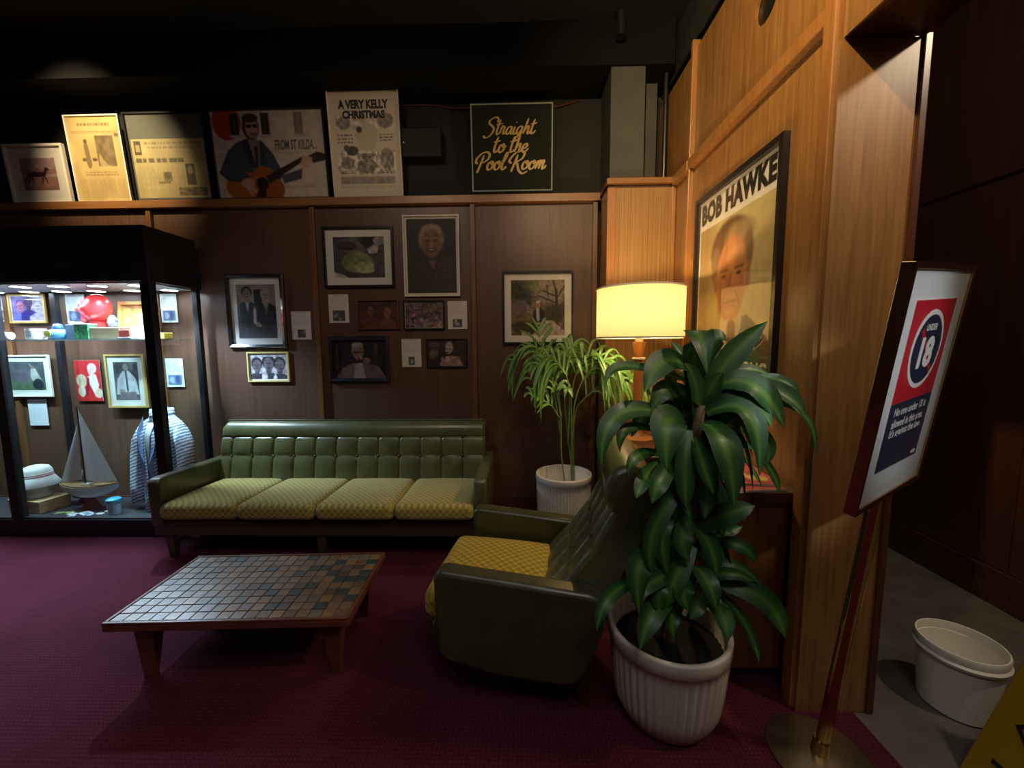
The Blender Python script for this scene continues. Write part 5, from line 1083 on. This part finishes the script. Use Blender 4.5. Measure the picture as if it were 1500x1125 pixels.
def leafobj(name, mb, uvs, mat, parent):
    me = bpy.data.meshes.new(name); me.from_pydata(mb.v, [], mb.f); uv = me.uv_layers.new(name='UVMap')
    li = np.empty(len(me.loops), int); me.loops.foreach_get('vertex_index', li)
    uv.data.foreach_set('uv', np.array(uvs)[li].ravel()); me.update()
    return link(name, me, mat, parent, smooth='all')
# ribbed pots
def pot(parent, rt_, rb, h, flutes, band, belly=0.0, seg_per=6, amp=0.030):
    seg = flutes*seg_per
    def wob(t, z):
        if z > h-band or z < 0.02: return 1
        return 1-amp*(0.5+0.5*math.cos(flutes*t))
    prof = [(0.0, 0.0), (rb*0.80, 0.0), (rb*0.93, 0.012), (rb, 0.035)]
    for k in range(1, 9): u = k/8; prof.append((rb+(rt_*0.985-rb)*(u**(1-belly)), 0.035+(h-band-0.035)*u))
    prof += [(rt_, h-band+0.004), (rt_*1.005, h-0.008), (rt_*0.995, h), (rt_*0.93, h), (rt_*0.915, h-0.01), (rt_*0.90, h-0.10), (0, h-0.10)]
    return MB().lathe(prof, seg, cap=False, wob=wob).build('pot', M_ceram, parent, smooth='all')
dr = thing('potted_dracaena', 'tall dracaena with striped strap leaves in ribbed white pot beside the armchair', 'plant', (0.565, 1.485, 0))
PO = Vector((0.565, 1.485, 0))
p_ = pot(dr, 0.226, 0.178, 0.365, 44, 0.055, 0.55)
MB().lathe([(0, 0.285), (0.12, 0.288), (0.203, 0.28)], 32, cap=False).build('soil', M_soil, dr, smooth='all')
for pts, r_ in (([(0.01, -.01, .27), (0.02, -.01, .5), (0.07, -.01, .8), (0.085, -.01, 1.22)], .020), ([(-.03, .03, .27), (0.0, .02, .45), (0.05, 0.0, .72)], .018)):
    MB().tube([tuple(p) for p in catmull(pts, 5)], r_, 10).build('cane', simple('cane_bark', (0.16, 0.12, 0.06), 0.8, var=0.3, scale=40), dr, smooth='all')
for i, (a, b, c, w) in enumerate(LEAVES):
    mb = MB(); uv = []; f = Vector((random.uniform(-.15, .15), -.75, 0.55))
    strap(mb, uv, Vector(a)-PO, Vector(b)-PO, Vector(c)-PO, w*1.1, 12, f, random.uniform(.1, .35), .02)
    leafobj('leaf', mb, uv, M_leaf if i % 5 else M_leaf2, dr)
for i in range(84):   # the rest of the two crowns, mostly seen from the sides and behind
    topc = i < 36; ang = i*2.4+0.4; base = Vector((0.085, -.01, 1.0+0.22*random.random())) if topc else Vector((0.055, 0, 0.42+0.62*random.random()))
    if math.sin(ang) < -0.45: ang += math.pi
    L_ = random.uniform(.24, .36) if topc else random.uniform(.18, .28); dv_ = Vector((math.cos(ang)*.75, math.sin(ang)*.8, 0))
    rise = random.uniform(.02, .16); mb = MB(); uv = []
    pb, pe = base+dv_*L_*.6+Vector((0, 0, rise)), base+dv_*L_+Vector((0, 0, rise-random.uniform(.08, .28)))
    def blocked(p):
        q = p+PO; return (q.x < 0.56 and q.y > 1.38 and q.z < 1.06) or (q.x > 0.72 and q.y > 1.53 and q.z < 0.93) or (q.x > 1.02 and q.y > 1.38)
    if any(blocked(base.lerp(pb, f)) for f in (.6, .8, 1)) or any(blocked(pb.lerp(pe, f)) for f in (.3, .6, 1)): continue
    strap(mb, uv, base, pb, pe, random.uniform(.045, .07), 10, None, .25, .02)
    leafobj('leaf', mb, uv, M_leaf if i % 3 else M_leaf2, dr)
pm = thing('potted_palm', 'young parlour palm in ribbed white pot between the sofa and the lamp', 'plant', (0.305, 2.9, 0))
PP = Vector((0.305, 2.9, 0))
pot(pm, 0.204, 0.192, 0.50, 56, 0.05, 0.1, 6, 0.05)
MB().lathe([(0, 0.36), (0.10, 0.362), (0.165, 0.355)], 28, cap=False).build('soil', simple('pebble_mulch', (0.35, 0.30, 0.24), 0.9, var=0.4, scale=60, bump=0.6), pm, smooth='all')
def frond(path, i0, n, l0, l1, droop, spread=1.0):
    c = [Vector(p)-PP for p in catmull(path, 8)]
    c[0].z = min(c[0].z, 0.36) if c[0].z < 0.6 else c[0].z
    k0 = int(len(c)*i0)
    st = MB().tube([tuple(p) for p in c], [0.0065*(1-0.75*i/len(c)) for i in range(len(c))], 6).build('stem', simple('palm_stem', (0.16, 0.26, 0.06), 0.5, var=0.2, scale=30), pm, smooth='all')
    mb = MB(); uv = []
    for j in range(n):
        t = k0+(len(c)-1-k0)*(j+.5)/n; ii = int(t); p = c[ii].lerp(c[min(ii+1, len(c)-1)], t-ii); d = (c[min(ii+1, len(c)-1)]-c[max(ii-1, 0)]).normalized()
        u = j/max(1, n-1); L_ = (l0*(1-u)+l1*u)*random.uniform(.85, 1.1)
        for s in (-1, 1):
            sd = d.cross(Vector((0.15, -.6, .8))).normalized()*s; dr_ = (d*(.45+.5*u)+sd*.8*spread+Vector((0, 0, .15))).normalized()
            e = p+dr_*L_+Vector((random.uniform(-.02, .02), random.uniform(-.03, .01), -droop*random.uniform(.6, 1.3)*L_)); e.y = min(e.y, .46)
            q = p+dr_*L_*.55+Vector((0, 0, .02)); q.y = min(q.y, .45); strap(mb, uv, p, q, e, random.uniform(.019, .028), 6, Vector((0, -.7, .7)), .2)
    return leafobj('frond', mb, uv, M_palm, st)
cfg = [(.5, 8, .20, .12, .55), (.3, 5, .15, .09, .2), (.45, 10, .27, .16, .8), (.5, 9, .25, .15, .95), (.25, 11, .28, .18, .6), (.45, 4, .22, .15, 0), (.5, 9, .25, .15, .55), (.4, 9, .25, .16, .8), (.4, 9, .25, .16, .8), (.85, 2, .07, .06, .3)]
for path, (i0, n, a, b, dp) in zip(PALM, cfg): frond(path, i0, n, a, b, dp)

# ------------------------------------------------------------------ sign stand, bucket, caution sign
sg = thing('sign_stand', 'brass post sign stand with red and navy notice in a framed white board', 'sign', (1.035, 1.30, 0))
MB().lathe([(0, 0), (.157, 0), (.16, .006), (.155, .012), (.06, .022), (0, .024)], 56, cap=False).build('base', M_bronze, sg, smooth=True)
hv_ = Vector((0.011, -0.156, 1)).normalized(); wv_ = Vector((math.cos(.544), math.sin(.544), 0)); wv_ = (wv_-hv_*wv_.dot(hv_)).normalized(); nv_ = wv_.cross(hv_)   # nv_ points away from the printed side? printed side is -nv_ below
tilt_m = Matrix((wv_, hv_.cross(wv_), hv_)).transposed()
off_ = Vector((.013, .044, 0)); pd_ = hv_*1.02+off_
MB().tube([pd_*.02, pd_], .021, 20).build('pole', M_brass, sg, smooth=True)
MB().tube([pd_*.018, pd_*.075], [.030, .026], 20).build('pole_collar', M_brass, sg, smooth=True)
def onboard(o):
    o.rotation_euler = tilt_m.to_euler(); o.location = hv_*1.012+off_; return o
bw, bh = 0.44, 0.655
fr_ = onboard(ring(bw, bh, .016, .028, 0).build('frame', M_brass, sg, 0.002))
bk = onboard(bx(-bw/2+.012, bw/2-.012, -.022, -.004, .012, bh-.012).build('board', simple('board_white', (0.74, 0.77, 0.80), 0.4), sg))
M_red = simple('notice_red', (0.56, 0.02, 0.035), 0.35); M_navy = simple('notice_navy', (0.016, 0.026, 0.060), 0.35)
nx0, nx1, nz0, nz1, nzm = -.145, .135, .105, .565, .30
nb = bx(nx0-.004, nx1+.004, -.0232, -.0222, nz0-.004, nz1+.004).build('notice', M_whiteink, bk)
bx(nx0, nx1, -.0240, -.0233, nzm, nz1).build('red_field', M_red, bk); bx(nx0, nx1, -.0240, -.0233, nz0, nzm).build('navy_field', M_navy, bk)
def disc(r, y, nm, mat): return MB().lathe([(0, 0), (r, 0), (r, .0006), (0, .0006)], 40, cap=False).build(nm, mat, bk, loc=(-.005, y, .435), rot=(R(90), 0, 0))
disc(.105, -.0242, 'circle_rim', M_whiteink); disc(.092, -.0249, 'circle', M_navy)
text_obj('lettering', '18', M_whiteink, bk, (-.005, -.0261, .385), width=.095, height=.085, bold=.05)
text_obj('lettering', 'UNDER', M_whiteink, bk, (-.005, -.0261, .485), width=.075, height=.018, bold=.03)
MB().add([(-.07, -.0257, .485), (-.058, -.0257, .495), (.062, -.0257, .378), (.05, -.0257, .368)], [(0, 1, 2, 3)]).build('slash', M_red, bk)
for k, s in enumerate(('No one under 18 is', 'allowed in this area.', "It's against the law.")): text_obj('lettering', s, M_whiteink, bk, (-.005, -.0246, .262-.034*k), width=.215, height=(.024, .024, .031)[k], bold=.02)
bx(.09, .12, -.0246, -.0241, .115, .125).build('imprint', M_whiteink, bk)
bx(-bw/2+.008, bw/2-.008, -.0272, -.0267, .008, bh-.008).build('glass_pane', M_glass, sg); sgp = bpy.data.objects[-1] if False else None
for ch in sg.children:
    if ch.name.startswith('glass_pane'): onboard(ch)
bu = thing('plastic_bucket', 'empty white plastic tub with rolled rim on the concrete corridor floor', 'bucket', (1.725, 1.52, 0))
MB().lathe([(0, 0), (.104, 0), (.110, .006), (.125, .235), (.121, .235), (.106, .008), (0, .008)], 48, cap=False).build('body', M_tub, bu, smooth=True)
MB().lathe([(.1245, .225), (.133, .222), (.136, .232), (.129, .24), (.132, .262), (.129, .272), (.124, .272), (.122, .26), (.1245, .225)], 48, cap=False).build('rim', M_tub, bu, smooth=True)
M_yel = simple('caution_yellow', (0.42, 0.26, 0.012), 0.4)
ca = thing('caution_sign', 'yellow folding floor sign with black symbol, cut off at the lower right corner', 'floor sign', (1.70, 1.12, 0))
for s, lab in ((-1, 'panel'), (1, 'panel')):
    mb = MB(); y0, y1 = -.15, .15
    mb.hexa([(s*.22, y0, 0), (s*.205, y0, 0), (s*.205, y1, 0), (s*.22, y1, 0)] if s < 0 else [(s*.205, y0, 0), (s*.22, y0, 0), (s*.22, y1, 0), (s*.205, y1, 0)],
            [(s*.018, y0+.03, .60), (s*.003, y0+.03, .60), (s*.003, y1-.03, .60), (s*.018, y1-.03, .60)] if s < 0 else [(s*.003, y0+.03, .60), (s*.018, y0+.03, .60), (s*.018, y1-.03, .60), (s*.003, y1-.03, .60)])
    pn = mb.build('panel', M_yel, ca, .004)
    if s < 0:
        def onp(u, v): return (-.2215+.202*v/.60, u, v)
        def pr(nm, pts): MB().add([onp(*p) for p in pts], [tuple(range(len(pts)))]).build(nm, M_ink, pn)
        C = (-0.005, .235); q = .085
        outer = [(C[0]-q, C[1]), (C[0], C[1]+q), (C[0]+q, C[1]), (C[0], C[1]-q)]; inner = [(C[0]+(x-C[0])*.8, C[1]+(z-C[1])*.8) for x, z in outer]
        for k in range(4): pr('symbol', [outer[k], outer[(k+1) % 4], inner[(k+1) % 4], inner[k]])
        for k in range(3): pr('symbol', [(C[0]-.04+k*.012, C[1]-.03+k*.03), (C[0]+.035-k*.008, C[1]-.03+k*.03), (C[0]+.03-k*.008, C[1]-.018+k*.03), (C[0]-.035+k*.012, C[1]-.018+k*.03)])
        pr('symbol', [(-.09, .09), (.09, .09), (.09, .105), (-.09, .105)]); pr('symbol', [(-.09, .06), (.09, .06), (.09, .072), (-.09, .072)])
MB().tube([(0, -.13, .603), (0, .13, .603)], .012, 10).build('hinge', M_yel, ca)
